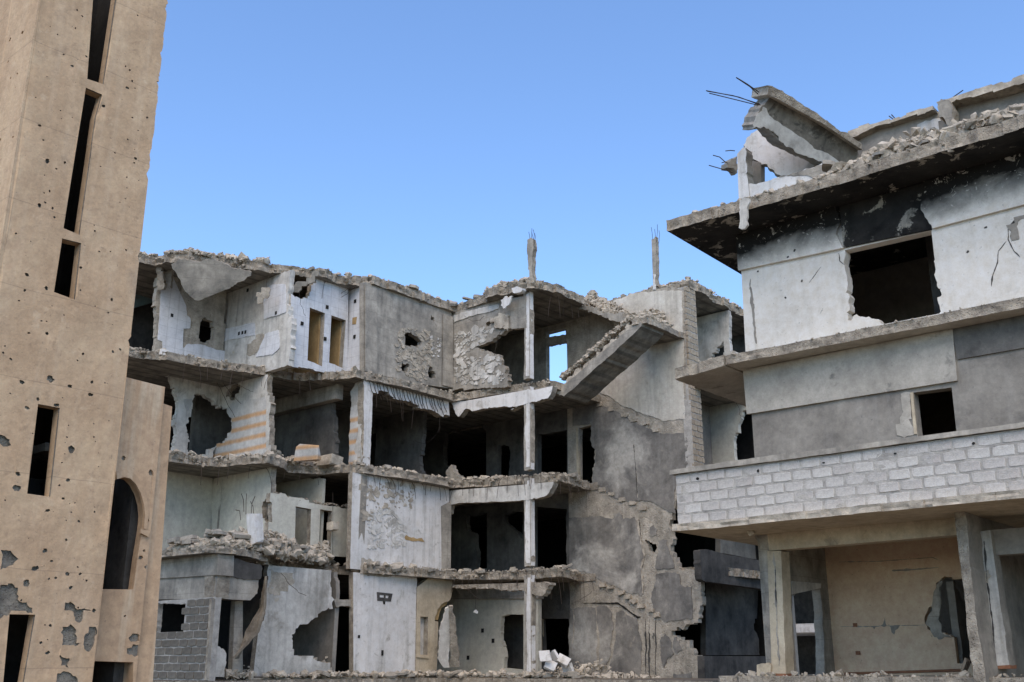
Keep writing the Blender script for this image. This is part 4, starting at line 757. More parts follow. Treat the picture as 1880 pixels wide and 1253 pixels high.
plate('stair_landing', ZP(12.28), [(3.6, 1.1), (4.0, 1.15), (3.98, 2.2), (3.95, 3.5, 1), (2.4, 3.5, 1), (2.5, 2.5)], 'soffit', ap, thick=.2, ra=.03, side='raw', edge=.04)
plate('collapsed_slab', TP(2.5), [(.1, 14.0), (1.6, 13.2), (3.5, 12.5), (3.6, 12.66), (1.7, 13.45), (.1, 14.28)], 'concrete', ap, thick=1.0, ra=.04, side='raw')
# --- pieces resting in the ruin
o = plate('leaning_slab', FREE(W(-3.0, -.9, 2.4), -_F+Av*.35-ZV*.12), FREE(W(-3.0, -.9, 2.4), -_F+Av*.35-ZV*.12).px(b2([(690,730),(710,710),(725,760),(718,1150),(680,1150),(650,1110),(643,980),(650,880)])), 'plaster', None, thick=.12, ra=.02)
tag(o, 'tall broken wall slab leaning under the arch on the ground floor', 'wall slab')
FS = FREE(W(-2.9, -.75, 2.4), -_F-Av*.25-ZV*.12)
o2 = plate('broken_face', FS, FS.px(b2([(712,712),(738,715),(755,800),(785,1080),(790,1140),(715,1148)])), 'core', o, thick=.1, ra=.03)
fragment('fallen_wall_chunk', 'wall chunk with striped wallpaper lying on the third floor', W(*st(Z3+.5, [(565,835)])[0], Z3+.55), (.9, .2, .55), 'striped', 5, rot=(.1, .1, .3))
fragment('fallen_wall_chunk', 'pale flat chunk beside the striped one on the third floor', W(*st(Z3+.4, [(605,848)])[0], Z3+.42), (.8, .5, .35), 'dust', 6)
fragment('fallen_tile_chunk', 'small white chunk on the left end of the top floor edge', W(*st(Z4+.15, [(298,655)])[0], Z4+.25), (.35, .3, .2), 'plaster_clean', 8)
hc = fragment('hanging_chunk', 'concrete chunk hanging on a wire before the second floor doorway', W(*[SP(S2+.3).w(*SP(S2+.3).uv((611,967)))-O][0].to_tuple()) if False else SP(S2+.3).w(*SP(S2+.3).uv((611,967))), (.36, .3, .3), 'dust', 9)
tube('wire', [SP(S2+.3).w(*SP(S2+.3).uv(p)) for p in ((611,905),(611,940),(611,1030))], .008, 'rust', hc, 4)
o = fragment('leaning_block', 'upright white sided block on the rubble above the shop canopy', SP(-3.2).w(*SP(-3.2).uv((468,972))), (.45, .3, .95), 'plaster_clean', 10, rot=(.1, -.12, 0))
for k_, (x, y) in enumerate([(1000,1205),(1018,1205),(1034,1212),(1010,1222),(1042,1228)]):
    fragment('fallen_tile_chunk', ['leftmost white tiled chunk heaped right of the corner column','white tiled chunk on top of the heap by the corner column','small white chunk behind the heap right of the corner column','lowest white tiled chunk of the heap by the corner column','rightmost white tiled chunk heaped right of the corner column'][k_], SP(.9).w(*SP(.9).uv((x, y))), (.4, .1, .34), 'plaster_clean', 40+k_, cat='tile chunk', rot=(random.uniform(-.9, .9), random.uniform(-.6, .6), random.uniform(-.8, .8)))
lw = thing('hanging_lamp_wire', 'small white lamp socket dangling on a wire in the ground floor room', 'lamp socket', W(-1.6, .6, 3))
q_ = TP(.6); lp = [q_.w(*q_.uv(p)) for p in b2([(908,560),(906,660),(903,745)])]; tube('wire', lp, .007, 'rust', lw, 4)
V_, F__ = chunk_geo([(lp[-1], .14), (lp[-1]+Vector((.05, 0, -.04)), .1)], 3); link('lamp_socket', V_, F__, 'plaster_clean', lw)
# --- rubble lying on the floors
def edge3(p, z, d=.0): return [(a, b, z+d) for a, b in p]
rubble('rubble', 'broken brick and concrete lying along the apartment roof edge', edge3(pr[:-2], ZR+.3), (-.6, .6), 1.2, 800, .03, .32, .24, 1)
rubble('rubble', 'debris strewn along the top floor edge of the apartment ruin', edge3(p4[:-1], Z4+SLT), (-.6, .6), .9, 700, .025, .24, .14, 2)
rubble('rubble', 'debris strewn along the third floor edge of the apartment ruin', edge3(p3, Z3+SLT), (-.6, .6), 1.0, 1300, .03, .32, .2, 3)
rubble('rubble', 'debris strewn along the second floor edge of the apartment ruin', edge3(p2, Z2+SLT), (-.6, .6), 1.0, 1100, .03, .28, .18, 4)
rubble('rubble_heap', 'large rubble heap spilling over the shop canopy', [(-5.5, -9.6, Z2+.25), (-3.4, -9.4, Z2+.4), (-3.0, -8.0, Z2+.3), (-3.9, -5.0, Z2+.25)], (-.5, .3), 2.0, 3400, .035, .36, 1.25, 5, clump=False)
rubble('rubble_heap', 'rubble heaped on the third floor in the dark room', [(-5.2, -6.5, Z3+.3), (-4.8, -4.4, Z3+.3)], (-1, 0), 1.4, 500, .06, .4, .5, 6)
rubble('rubble_heap', 'pile of roof blocks on the stair landing and flight', [(3.7, 1.3, 12.45), (3.8, 2.6, 12.5), (3.4, 1.2, 12.55), (2.0, 1.18, 11.85), (.4, 1.18, 11.0)], (0, .5), .7, 1600, .06, .26, .42, 7, clump=False)
rubble('rubble_heap', 'sloping heap of broken hollow blocks on the roof behind the stair', [(-.5, 3.4, ZR+.35), (.4, 2.9, ZR+.25), (1.5, 2.7, 13.4), (3.4, 2.7, 12.65)], (0, .5), 1.1, 2200, .06, .28, .85, 8, clump=False)
rubble('rubble', 'debris along the roof edge over the stair wing', [(.9, 3.8, ZR+.43), (4.0, 3.8, ZR+.43), (4.1, 5, ZR+.43), (3.9, 9, ZR+.43)], (-.4, .2), .5, 420, .05, .26, .16, 9)
rubble('rubble', 'rubble strewn at the foot of the apartment ruin', [(-3.2, -7.8, Z1), (-3.1, -4.5, Z1), (-3.1, -.8, Z1), (.3, -.6, Z1), (3.0, 2.6, Z1-.1)], (-.3, .3), 1.0, 1300, .03, .3, .16, 10)
rubble('rubble_heap', 'rubble spilling from the broken ground floor room', [(-4.2, -5.9, Z1), (-3.7, -4.9, Z1)], (-.6, .2), 1.2, 420, .06, .35, .6, 11)
rubble('rubble_heap', 'rubble in the shop doorway under the hanging boards', [(SSh-.2, -9.3, Z1), (SSh-.4, -8.3, Z1)], (-1, 0), .8, 220, .06, .3, .35, 12)
rubble('rubble_heap', 'white rubble heap right of the corner column', [(.1, .4, Z1), (1.2, 1.2, Z1)], (.4, .6), 1.2, 260, .06, .3, .55, 13)
# ================================================================== right-hand building
TR = -6.3; RS = 11.5; RE = 23.0; PR = TP(TR)
rb = thing('damaged_house', 'white and grey house with burnt eaves, block balcony and open ground floor', 'building', W(RS, TR, 1.2))
ZB, ZM, ZE = 4.2, 7.75, 10.9
# roof, middle slab, balcony slab, ground slab
re_f = [(10.4, -7.6), (12.2, -7.46), (15.2, -7.4), (18, -7.42), (RE, -7.42)]
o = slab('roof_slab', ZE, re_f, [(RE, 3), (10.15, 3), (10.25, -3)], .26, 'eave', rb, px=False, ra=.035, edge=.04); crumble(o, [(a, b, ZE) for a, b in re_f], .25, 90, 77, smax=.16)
rm_f = [(11.32, -6.98), (13.5, -6.88), (15.5, -6.8), (RE, -6.7)]
o = slab('floor_slab', ZM, rm_f, [(RE, 3), (11.32, 3)], .2, 'midsoffit', rb, px=False, ra=.025, edge=.03)
dropz = lambda v: .0
plate('sagging_slab_corner', ZP(ZM-.03), [(10.12, -7.1), (11.31, -6.99, 1), (11.31, -2.0, 1), (10.05, -2.0)], 'midsoffit', rb, thick=.24, ra=.03, side='raw', wfun=lambda v: (11.31-v.x)*.09, edge=.03)
rg_f = [(10.42, -7.95), (12.5, -7.95), (15, -7.95), (RE, -7.95)]
o = slab('balcony_slab', ZB, rg_f, [(RE, 2), (10.42, 2)], .14, 'cream', rb, px=False, ra=.03, side='dust', edge=.03)
slab('ground_slab', -.2, [(10.6, -6.75), (12.6, -6.85), (15.3, -6.8), (RE, -6.9)], [(RE, 4), (10.8, 4), (10.7, -5)], 1.6, 'dust', rb, px=False, ra=.05)
# upper storey wall
win2 = PR.px(r6([(970,165,1),(1410,65,1),(1425,200),(1440,350),(1458,360),(1456,400),(1440,405),(1450,487,1),(1162,542),(1130,515),(1060,502),(1030,490),(1000,522),(985,520),(980,480),(995,470),(990,390),(975,382),(985,345)]))
w2_ = plate('wall', PR, [(RS-.05, ZM+.15, 1), (RE, ZM+.15, 1), (RE, ZE, 1), (RS, ZE, 1)], 'whitesoot', rb, holes=[win2], thick=.25, ra=.01, hr=.02, grid=.4)
zbl = lambda x, y: PR.uv(r6([(x, y)])[0])
a0, a1, a2, a3 = zbl(437, 272), zbl(968, 158), zbl(1412, 62), zbl(1880, -45)
plate('wall_band', PR, [(a0[0], a0[1], 1), (a1[0], a1[1], 1), (a1[0]-.12, a1[1]+.35), (a1[0]-.02, ZE-.3), (a1[0]-.05, ZE-.01, 1), (a0[0], ZE-.01, 1)], 'whitesoot', w2_, thick=.08, off=.075, ra=.02)
plate('wall_band', PR, [(a2[0]+.04, a2[1], 1), (RE, a2[1]+.02, 1), (RE, ZE-.01, 1), (a2[0]-.02, ZE-.01, 1), (a2[0]-.14, a2[1]+.5)], 'whitesoot', w2_, thick=.08, off=.075, ra=.02)
plate('burnt_lintel', PR, [(a1[0]+.0, a1[1]+.01, 1), (a2[0]+.0, a2[1]+.0, 1), (a2[0]-.05, ZE-.02, 1), (a1[0]+.0, ZE-.02, 1)], 'eave', w2_, thick=.05, off=.04, ra=.02)
for (pts_, wd) in ((r6([(492,310),(490,350),(497,430),(508,500),(515,560),(522,640)]), .035),):
    groove(PR, pts_, wd, 'greyflat', w2_, .006)
for pts_ in (r6([(1845,0),(1800,60),(1800,110),(1830,170),(1860,200)]), r6([(1790,120),(1750,170),(1745,230),(1720,300),(1715,350)]), r6([(940,180),(945,220),(970,240)]), r6([(850,250),(820,290),(790,330)]), r6([(860,460),(845,490)])):
    groove(PR, pts_, .010, 'sootshade', w2_, .006)
plate('bare_patch', PR, PR.px(r6([(1790,40),(1830,0),(1880,-20),(1850,60),(1810,120)])), 'greyflat', w2_, thick=.01, off=.012, ra=.04)
for (x, y) in ((530,273),(1595,173),(1687,50),(753,322),(723,172),(670,407),(690,205)):
    u, v = zbl(x, y); plate('bullet_scar', PR, blob(u, v, .03, rt, 8), 'sootshade', w2_, thick=.01, off=.08 if (y < 240 and x < 960) else .006, ra=0)
plate('inner_wall', TP(-2.2), [(RS, ZM+.15, 1), (RE, ZM+.15, 1), (RE, ZE, 1), (RS, ZE, 1)], 'greyflat', rb, thick=.2, ra=0, holes=[])
plate('inner_wall', SP(RS+.15), [(TR+.25, ZM+.15, 1), (-2.2, ZM+.15, 1), (-2.2, ZE, 1), (TR+.25, ZE, 1)], 'greyflat', rb, thick=.2, ra=0)
box('inner_post', 15.0, 15.2, -4.6, -4.4, ZM+.2, ZE, 'sootshade', rb)
plate('ceiling_beam', TP(-4.6), [(RS, ZE-.4, 1), (RE, ZE-.4, 1), (RE, ZE, 1), (RS, ZE, 1)], 'black', rb, thick=.2, ra=0)
# middle storey
win1 = PR.px(r6([(1318,888,1),(1513,862,1),(1540,1110,1),(1345,1130,1)]))
w1_ = plate('wall', PR, [(RS, ZB+.1, 1), (RE, ZB+.1, 1), (RE, ZM, 1), (RS, ZM, 1)], 'greyflat', rb, holes=[win1], thick=.25, ra=.01, hr=.006)
bb = PR.px(r6([(467,818,1),(1532,640,1),(1547,830,1),(480,1000,1)]))
plate('wall_band', PR, [(bb[3][0], bb[3][1], 1), (bb[2][0], bb[2][1], 1), (bb[1][0], ZM-.005, 1), (bb[3][0]-.02, ZM-.005, 1)], 'midsoffit', w1_, thick=.07, off=.065, ra=.006)
cb = PR.px(r6([(1547,722,1),(1880,668,1)])); plate('burnt_band', PR, [(cb[0][0], cb[0][1], 1), (RE, cb[1][1], 1), (RE, ZM-.005, 1), (cb[0][0]-.05, ZM-.005, 1)], 'dim', w1_, thick=.05, off=.045, ra=.006)
plate('window_reveal', PR, [(p[0], p[1], 1) for p in PR.px(r6([(1305,890,1),(1318,888,1),(1340,1100,1),(1325,1100,1)]))], 'cream', w1_, thick=.05, off=.03, ra=0)
plate('render_patch', PR, PR.px(r6([(1255,895),(1305,888),(1325,1095),(1240,1105),(1230,1050),(1262,960)])), 'midsoffit', w1_, thick=.008, off=.014, ra=.04)
plate('inner_wall', TP(-2.2), [(RS, ZB+.1, 1), (RE, ZB+.1, 1), (RE, ZM, 1), (RS, ZM, 1)], 'greyflat', rb, thick=.2, ra=0)
plate('inner_wall', SP(RS+.15), [(TR+.25, ZB+.1, 1), (-2.2, ZB+.1, 1), (-2.2, ZM, 1), (TR+.25, ZM, 1)], 'greyflat', rb, thick=.2, ra=0)
# balcony parapet of single concrete blocks
TPB = -7.82; PB = TP(TPB)
pz0, pz1 = ZB+.14, 5.36
par = plate('parapet', PB, [(10.48, pz0, 1), (RE, pz0, 1), (RE, pz1, 1), (10.48, pz1, 1)], 'mortar', rb, thick=.16, off=-.009, ra=0, hr=.0, grid=.12, relief=.0045)
blockwork(par, PB, 10.47, 19.2, pz0, pz1, .405, .205, 'block', mortar=.022, depth=.07, seed=2)
for k_ in range(0, 5):
    s_ = 11.0+k_*1.36; bo = plate('drain_hole', PB, blob(s_, 5.22, .025, rt, 8), 'black', par, thick=.01, off=.012, ra=0)
plate('coping', TP(TPB-.07), [(10.38, pz1+.005), (RE, pz1+.005, 1), (RE, pz1+.1), (10.38, pz1+.1)], 'concrete', rb, thick=.3, ra=.01, step=.1)
plate('side_parapet', SP(10.64), [(TPB+.16, pz0, 1), (TR, pz0, 1), (TR, pz1, 1), (TPB+.16, pz1, 1)], 'mortar', rb, thick=.14, ra=0)
# ground floor
zg = 1.4
plate('ceiling_beam', PR, PR.px(r8([(165,262,1),(1420,150,1),(1425,290,1),(180,395,1)])), 'cream', rb, thick=.3, off=-.03, ra=.006)
plate('ceiling_beam', PR, [(15.9, 3.5, 1), (RE, 3.5, 1), (RE, ZB-.25, 1), (15.9, ZB-.25, 1)], 'greyflat', rb, thick=.3, off=-.2, ra=.006)
c_ = plate('column', PR, PR.px(r8([(172,398,1),(262,396,1),(275,700),(295,1205,1),(203,1205,1)])), 'cream', rb, thick=.36, ra=.008, side='cream')
groove(PR, r8([(215,410),(225,520),(228,650),(232,760),(236,900),(245,1050),(250,1150)]), .03, 'concrete', c_, .006); groove(PR, r8([(225,500),(228,640),(234,760)]), .010, 'sootshade', c_, .012)
c0 = plate('column', PR, PR.px(r8([(95,230,1),(165,262,1),(175,420,1),(205,1215),(170,1215),(165,900),(155,640),(130,420)])), 'concrete', rb, thick=.3, off=-.06, ra=.03, side='raw')
plate('skirting', PR, PR.px(r8([(172,1195,1),(296,1197,1),(297,1215,1),(172,1213,1)])), 'redtile', c_, thick=.38, off=.02, ra=0)
plate('column_stub', PR, PR.px(r8([(112,1140),(180,1125),(205,1140),(205,1215,1),(112,1215,1)])), 'cream', rb, thick=.3, off=.05, ra=.02)
PE = TP(-7.0)
e_ = [(15.69, zg-.3, 1), (15.87, zg-.3), (15.86, 2.3), (15.87, 3.2), (15.88, ZB+.02, 1), (15.71, ZB+.02), (15.70, 3.1), (15.68, 2.2)]
we = plate('wall_end', PE, e_, 'raw', rb, thick=.7, ra=.009, side='greyflat', edge=.02)
plate('partition', SP(15.86), [(-6.3, zg-.1, 1), (-2.6, zg-.1, 1), (-2.6, ZB, 1), (-6.3, ZB, 1)], 'greyflat', rb, thick=.18, ra=0)
c2_ = plate('column', PR, PR.px(r8([(1530,268,1),(1620,262,1),(1680,700),(1745,1150,1),(1600,1165,1),(1560,700)])), 'plaster', rb, thick=.35, off=-.05, ra=.01, side='greyflat')
groove(PR, r8([(1580,330),(1590,450),(1600,600),(1615,700),(1635,850),(1645,1000),(1655,1130)]), .010, 'sootshade', c2_, -.042); plate('bare_patch', PR, PR.px(r8([(1580,530),(1610,520),(1632,560),(1610,610),(1590,600)])), 'dust', c2_, thick=.01, off=-.042, ra=.02)
plate('skirting', PR, PR.px(r8([(1600,1150,1),(1752,1140,1),(1752,1165,1),(1600,1168,1)])), 'redtile', c2_, thick=.36, off=-.03, ra=0)
PBk = SP(RS).uv((1532, 1200))[0]; PI = TP(PBk)
hole = PI.px(r8([(1310,575),(1345,568),(1380,582),(1455,560,1),(1520,600,1),(1520,1130,1),(1440,1130),(1400,1040),(1375,960),(1330,930),(1240,920),(1200,870),(1240,760),(1270,640)]))
iw = plate('inner_wall', PI, [(RS-.05, zg-.05, 1), (15.66, zg-.05, 1), (15.66, ZB, 1), (RS-.05, ZB, 1)], 'beige', rb, holes=[hole], thick=.15, ra=0, hr=.03)
plate('bare_patch', PI, PI.px(r8([(1205,870),(1245,760),(1275,640),(1312,575),(1300,700),(1290,860),(1310,930),(1370,960),(1290,975),(1240,920)])), 'concrete', iw, thick=.01, off=.012, ra=.02)
for pts_ in ([(913,885),(940,830),(952,885)], [(968,885),(1040,880),(1000,942)], [(845,890),(905,890),(870,908)]): plate('bare_patch', PI, PI.px(r8(pts_)), 'greyflat', iw, thick=.01, off=.012, ra=.015)
for (x, y) in ((748,880),(765,1062)): u, v = PI.uv(r8([(x, y)])[0]); plate('socket_box', PI, [(u-.05, v-.04, 1), (u+.05, v-.04, 1), (u+.05, v+.04, 1), (u-.05, v+.04, 1)], 'redtile', iw, thick=.03, off=.02, ra=0)
groove(PI, r8([(640,470),(900,465),(1100,450),(1250,440),(1300,460)]), .006, 'concrete', iw, .006); groove(PI, r8([(990,525),(1100,520),(1290,505)]), .02, 'concrete', iw, .006); groove(PI, r8([(650,890),(800,890),(1000,885),(1200,880)]), .006, 'concrete', iw, .006)
plate('skirting', PI, PI.px(r8([(640,1190,1),(1455,1168,1),(1455,1180,1),(640,1206,1)])), 'redtile', iw, thick=.02, off=.02, ra=0)
plate('inner_wall', TP(PBk+2.2), [(RS, zg, 1), (RE, zg, 1), (RE, ZB, 1), (RS, ZB, 1)], 'greyflat', rb, thick=.15, ra=0)
plate('broken_partition', SP(14.2), [(PBk+.2, zg, 1), (PBk+1.1, zg, 1), (PBk+1.0, 2.6), (PBk+.5, 3.0), (PBk+.2, 3.3)], 'greyflat', rb, thick=.15, ra=.03)
PSd = SP(RS-.02)
plate('side_wall', PSd, [(TR+.3, zg-.1, 1), (PBk, zg-.1, 1), (PBk, ZB, 1), (TR+.3, ZB, 1)], 'concrete', rb, thick=.2, ra=0, holes=[PSd.px(r8([(335,690),(390,650),(515,635,1),(530,760),(545,1100),(540,1205,1),(335,1205,1)]))], hr=.02)
plate('side_lintel', PSd, PSd.px(r8([(330,595,1),(515,610,1),(515,640,1),(330,680,1)])), 'plaster', rb, thick=.2, off=.03, ra=.02)
plate('inner_wall', TP(-3.2), [(15.9, zg-.1, 1), (RE, zg-.1, 1), (RE, ZB, 1), (15.9, ZB, 1)], 'sootshade', rb, thick=.15, ra=0)
plate('end_wall', SP(RE), [(TR, zg, 1), (3, zg, 1), (3, ZE, 1), (TR, ZE, 1)], 'greyflat', rb, thick=.2, ra=0)
# hanging scraps
pt_ = TP(-7.64); plate('hanging_scrap', pt_, pt_.px(r4([(620,970),(650,950),(690,960),(672,1050),(672,1130),(655,1175),(612,1170),(620,1080)])), 'plaster', rb, thick=.06, ra=.02)
pt_ = TP(-7.0); fragment('hanging_scrap', '', pt_.w(*pt_.uv((1375,970))), (.12, .12, .35), 'dust', 55, parent=rb, rot=(0, -.5, 0))
# --- on the roof
zr = ZE+.26
PK = TP(-6.6)
k1 = plate('stair_head_wall', PK, PK.px(r4([(600,640),(645,590),(668,620),(680,845,1),(690,960,1),(612,960,1)])), 'plaster_clean', rb, thick=.3, ra=.015, side='concrete')
k2 = plate('stair_head_wall', PK, PK.px(r4([(676,850),(900,800),(1100,740),(1240,708),(1255,790),(1200,850),(690,960,1)])), 'plaster_clean', rb, thick=.2, off=-.03, ra=.02, side='concrete')
plate('bare_patch', PK, PK.px(r4([(900,805),(1100,742),(1240,710),(1250,790),(1190,830),(1100,790),(980,790)])), 'concrete', k2, thick=.01, off=-.018, ra=.02)
plate('roof_post', TP(-6.0), TP(-6.0).px(r4([(680,680,1),(770,700,1),(770,880,1),(690,880,1)])), 'greyflat', rb, thick=.2, ra=.01)
FV = FREE(PK.w(*PK.uv(r4([(820, 620)])[0]), -.75), -_F*.8-Av*.25+ZV*.35)
fv = plate('tilted_vault_slab', FV, FV.px(r4([(640,545),(700,480),(790,455),(850,495),(960,570),(1090,650),(1180,720),(1020,800),(915,785),(800,700),(700,640),(660,610)])), 'plaster_clean', None, thick=.12, ra=.02, side='raw', wfun=lambda v: -.25*(v.x-.1)**2+.1*v.y)
tag(fv, 'white curved plaster slab leaning under the fallen roof beam', 'vault slab')
FBm = FREE(PK.w(*PK.uv(r4([(1100, 520)])[0]), -.45), -_F*.9+Av*.3-ZV*.25)
bm_ = thing('fallen_roof_beam', 'huge fallen concrete beam tilted on the roof of the white house', 'concrete beam', PK.w(*PK.uv(r4([(1380, 770)])[0]), -.4))
plate('beam_web', FBm, FBm.px(r4([(840,225,1),(1465,590,1),(1475,710),(1365,788),(1200,690),(1000,600),(900,540),(840,470),(790,440),(718,458),(712,425),(745,350),(780,290)])), 'beamgrey', bm_, thick=.6, ra=.016, side='concrete', relief=.02)
plate('beam_flange', FBm, FBm.px(r4([(790,150),(840,165),(1000,260),(1200,395),(1465,568),(1470,612,1),(1180,420,1),(838,235),(790,215)])), 'raw', bm_, thick=.85, off=.2, ra=.015, side='dust')
plate('plaster_skin', FBm, FBm.px(r4([(718,452),(712,425),(750,345),(785,300),(850,380),(1000,480),(1150,600),(1330,700),(1370,780),(1200,690),(1000,600),(900,540),(840,470),(790,440)])), 'plaster', bm_, thick=.02, off=.022, ra=.018)
for (a, b, c) in (((785,190),(700,130),(620,82)), ((780,205),(720,150),(622,85)), ((800,285),(640,225),(402,178)), ((790,275),(600,215),(408,182)), ((780,285),(600,240),(425,197)), ((600,775),(510,745),(422,720)), ((545,700),(500,660),(452,647)), ((610,615),(580,612),(542,616)), ((560,705),(540,695),(515,702))):
    tube('rebar', [FBm.w(*FBm.uv(p), -.2) for p in r4([a, b, c])], .011, 'rust', bm_ if a[1] < 400 else rb, 5)
F2_ = FREE(PK.w(*PK.uv(r4([(570, 715)])[0]), -.3), -_F+Av*.5)
plate('broken_corner', F2_, F2_.px(r4([(530,700),(560,670),(600,655),(602,775),(560,740)])), 'concrete', rb, thick=.3, ra=.03)
PQ = TP(-4.9)
q1 = plate('rear_parapet', PQ, PQ.px(r5([(200,520),(400,470),(600,410),(870,335),(970,310),(1488,180,1),(1700,120,1),(1700,430,1),(1488,500,1),(900,640,1),(300,780,1),(200,800,1)])), 'greyflat', rb, thick=.2, ra=.03)
plate('parapet_cap', PQ, PQ.px(r5([(200,535),(250,500),(400,455),(670,385),(860,325),(870,350),(650,410),(420,480),(300,540)])), 'dust', q1, thick=.5, off=.22, ra=.03, side='raw')
plate('parapet_cap', PQ, PQ.px(r5([(950,290),(1200,215),(1488,125,1),(1700,60,1),(1700,110,1),(1488,190),(1200,265),(980,330)])), 'dust', q1, thick=.7, off=.35, ra=.03, side='raw')
plate('parapet_ledge', PQ, PQ.px(r5([(330,630,1),(780,505,1),(790,530,1),(340,650,1)])), 'dust', q1, thick=.05, off=.06, ra=.01)
plate('parapet_ledge', PQ, PQ.px(r5([(1050,440,1),(1488,335,1),(1700,280,1),(1700,360,1),(1488,420,1),(1060,510,1)])), 'cream', q1, thick=.05, off=.06, ra=.015)
PQ2 = TP(-5.4)
plate('parapet_pier', PQ2, PQ2.px(r5([(858,265),(950,250),(975,300),(985,430),(960,440),(900,370),(865,300)])), 'concrete', rb, thick=.4, ra=.03, side='raw')
plate('torn_sheet', PQ2, PQ2.px(r5([(815,440),(835,460),(850,530),(890,560),(920,620),(935,660,1),(790,660,1),(795,520)])), 'plaster', rb, thick=.03, ra=.02, wfun=lambda v: .06*math.sin(v.x*26))
plate('bare_patch', PQ, PQ.px(r5([(720,430),(860,385),(890,400),(880,470),(760,480)])), 'plaster_clean', q1, thick=.01, off=.012, ra=.03)
for (a, b) in (((578,415),(530,378)), ((585,410),(548,368)), ((960,265),(1062,193))):
    tube('rebar', [PQ.w(*PQ.uv(p), .1) for p in r5([a, b])], .012, 'rust', q1, 5)
rubble('rubble_heap', 'rubble heap on the burnt roof between the fallen beam and rear parapet', [(14.1, -7.2, zr), (16.0, -7.2, zr+.05), (19.5, -7.2, zr+.1)], (0, 1), 2.0, 4300, .03, .34, 1.25, 51, clump=False)
rubble('rubble', 'thin line of debris along the burnt eave edge', [(10.5, -7.45, zr), (14.2, -7.35, zr)], (0, 1), .6, 420, .04, .22, .16, 52)
rubble('rubble', 'crumbs of plaster along the middle floor edge of the white house', [(10.2, -7.0, ZM+.2), (RE, -6.6, ZM+.2)], (0, 1), .3, 500, .02, .1, .04, 53)
rubble('rubble', 'dusty debris on the ground floor edge of the white house', [(10.8, -6.6, zg), (15.5, -6.6, zg), (19, -6.6, zg)], (0, 1), .5, 260, .03, .22, .08, 54)
# leaning boards against the wall end
for k_ in range(3):
    p0 = SP(15.2).w(*SP(15.2).uv(r8([(1432+k_*14, 1185)])[0])); p1 = SP(15.3).w(*SP(15.3).uv(r8([(1478+k_*10, 1100+k_*4)])[0]))
    d_ = (p1-p0); o = fragment('plank', ['left of the three short planks leaning by the wall end','middle of the three short planks leaning by the wall end','right of the three short planks leaning by the wall end'][k_], (p0+p1)/2, (.05, .05, d_.length), 'wood', 60+k_, cat='plank', rot=(0, .45, 0))
# ================================================================== pale ruin far behind, seen through the ground floor
fr = thing('distant_ruin', 'pale concrete ruin seen through the ground floor opening', 'building', W(9, 25, 0))
PD = TP(22.0)
for zf in (-.2, 3.1, 6.6): plate('floor_slab', PD, PD.px([(1440,1170,1),(1560,1170,1)]) and [(-8, zf, 1), (16, zf, 1), (16, zf+.4, 1), (-8, zf+.4, 1)], 'plaster_clean', fr, thick=7, ra=.03)
for k_ in range(8):
    s_ = -7.8+k_*2.4
    for zf in (.2, 3.5): box('column', s_, s_+.5, 22.1, 22.6, zf, zf+2.9, 'plaster_clean', fr)
plate('rear_wall', TP(28), [(-8, 0, 1), (16, 0, 1), (16, 7, 1), (-8, 7, 1)], 'sootshade', fr, thick=.2, ra=0)

# ================================================================== torn cables and bent bars hanging in the openings
rc = random.Random(99)
def cable(parent, a, b, sag, r=.007, name='cable', n=9):
    pts = []
    for i in range(n):
        f = i/(n-1); p = a.lerp(b, f); p = p - ZV*sag*4*f*(1-f) + Vector((rc.gauss(0, .02), rc.gauss(0, .02), 0)); pts.append(p)
    tube(name, pts, r, 'rust', parent, 4)
for (pl_, a, b, sg) in ((PT2, z3([(400,260)])[0], z3([(438,470)])[0], .1), (PT0, z7([(760,520)])[0], z7([(580,630)])[0], .35), (PT0, z4([(1170,790)])[0], z4([(1110,1010)])[0], -.25), (PT0, z4([(880,720)])[0], z4([(1040,730)])[0], .2), (PS2, z3([(1200,400)])[0], z3([(1230,570)])[0], .1), (PT1, z3([(1700,330)])[0], z3([(1610,420)])[0], .05), (PT1, z3([(1710,360)])[0], z3([(1620,440)])[0], .04),
                        (PT2, z6([(620,110)])[0], z6([(800,460)])[0], .02), (PT2, z6([(640,120)])[0], z6([(850,360)])[0], .05), (PT2, z6([(780,190)])[0], z6([(940,270)])[0], .02), (PS1, b1([(940,480)])[0], b1([(1105,640)])[0], .1), (PT0, b2([(800,560)])[0], b2([(865,635)])[0], .02), (PT0, b2([(870,560)])[0], b2([(990,662)])[0], .02), (PWs, b3([(110,665)])[0], b3([(185,750)])[0], .02), (PWs, b3([(370,670)])[0], b3([(470,610)])[0], .02), (SP(4.2), z8([(1490,330)])[0], z8([(1505,480)])[0], .05)):
    cable(ap, pl_.w(*pl_.uv(a), .35), pl_.w(*pl_.uv(b), .45), sg)
for (x, y, dx, dy) in ((785,1100,-20,-70),(800,1120,5,-90),(840,1130,30,-80),(860,1150,-25,-60),(760,1165,-40,-10)):
    pl_ = SP(-3.4); p_ = [pl_.w(*pl_.uv(q)) for q in z6([(x, y+70), (x+dx*.2, y+dy*.3), (x+dx, y+dy)])]; tube('rebar', p_, .012, 'rust', ap, 4)
for (x, y) in ((600,1240),(640,1245),(690,1240),(718,1225)):
    pl_ = TP(1.5); p_ = [pl_.w(*pl_.uv(q)) for q in b3([(x, y+40), (x+3, y-15), (x-3, y-50)])]; tube('rebar', p_, .011, 'rust', ap, 4)
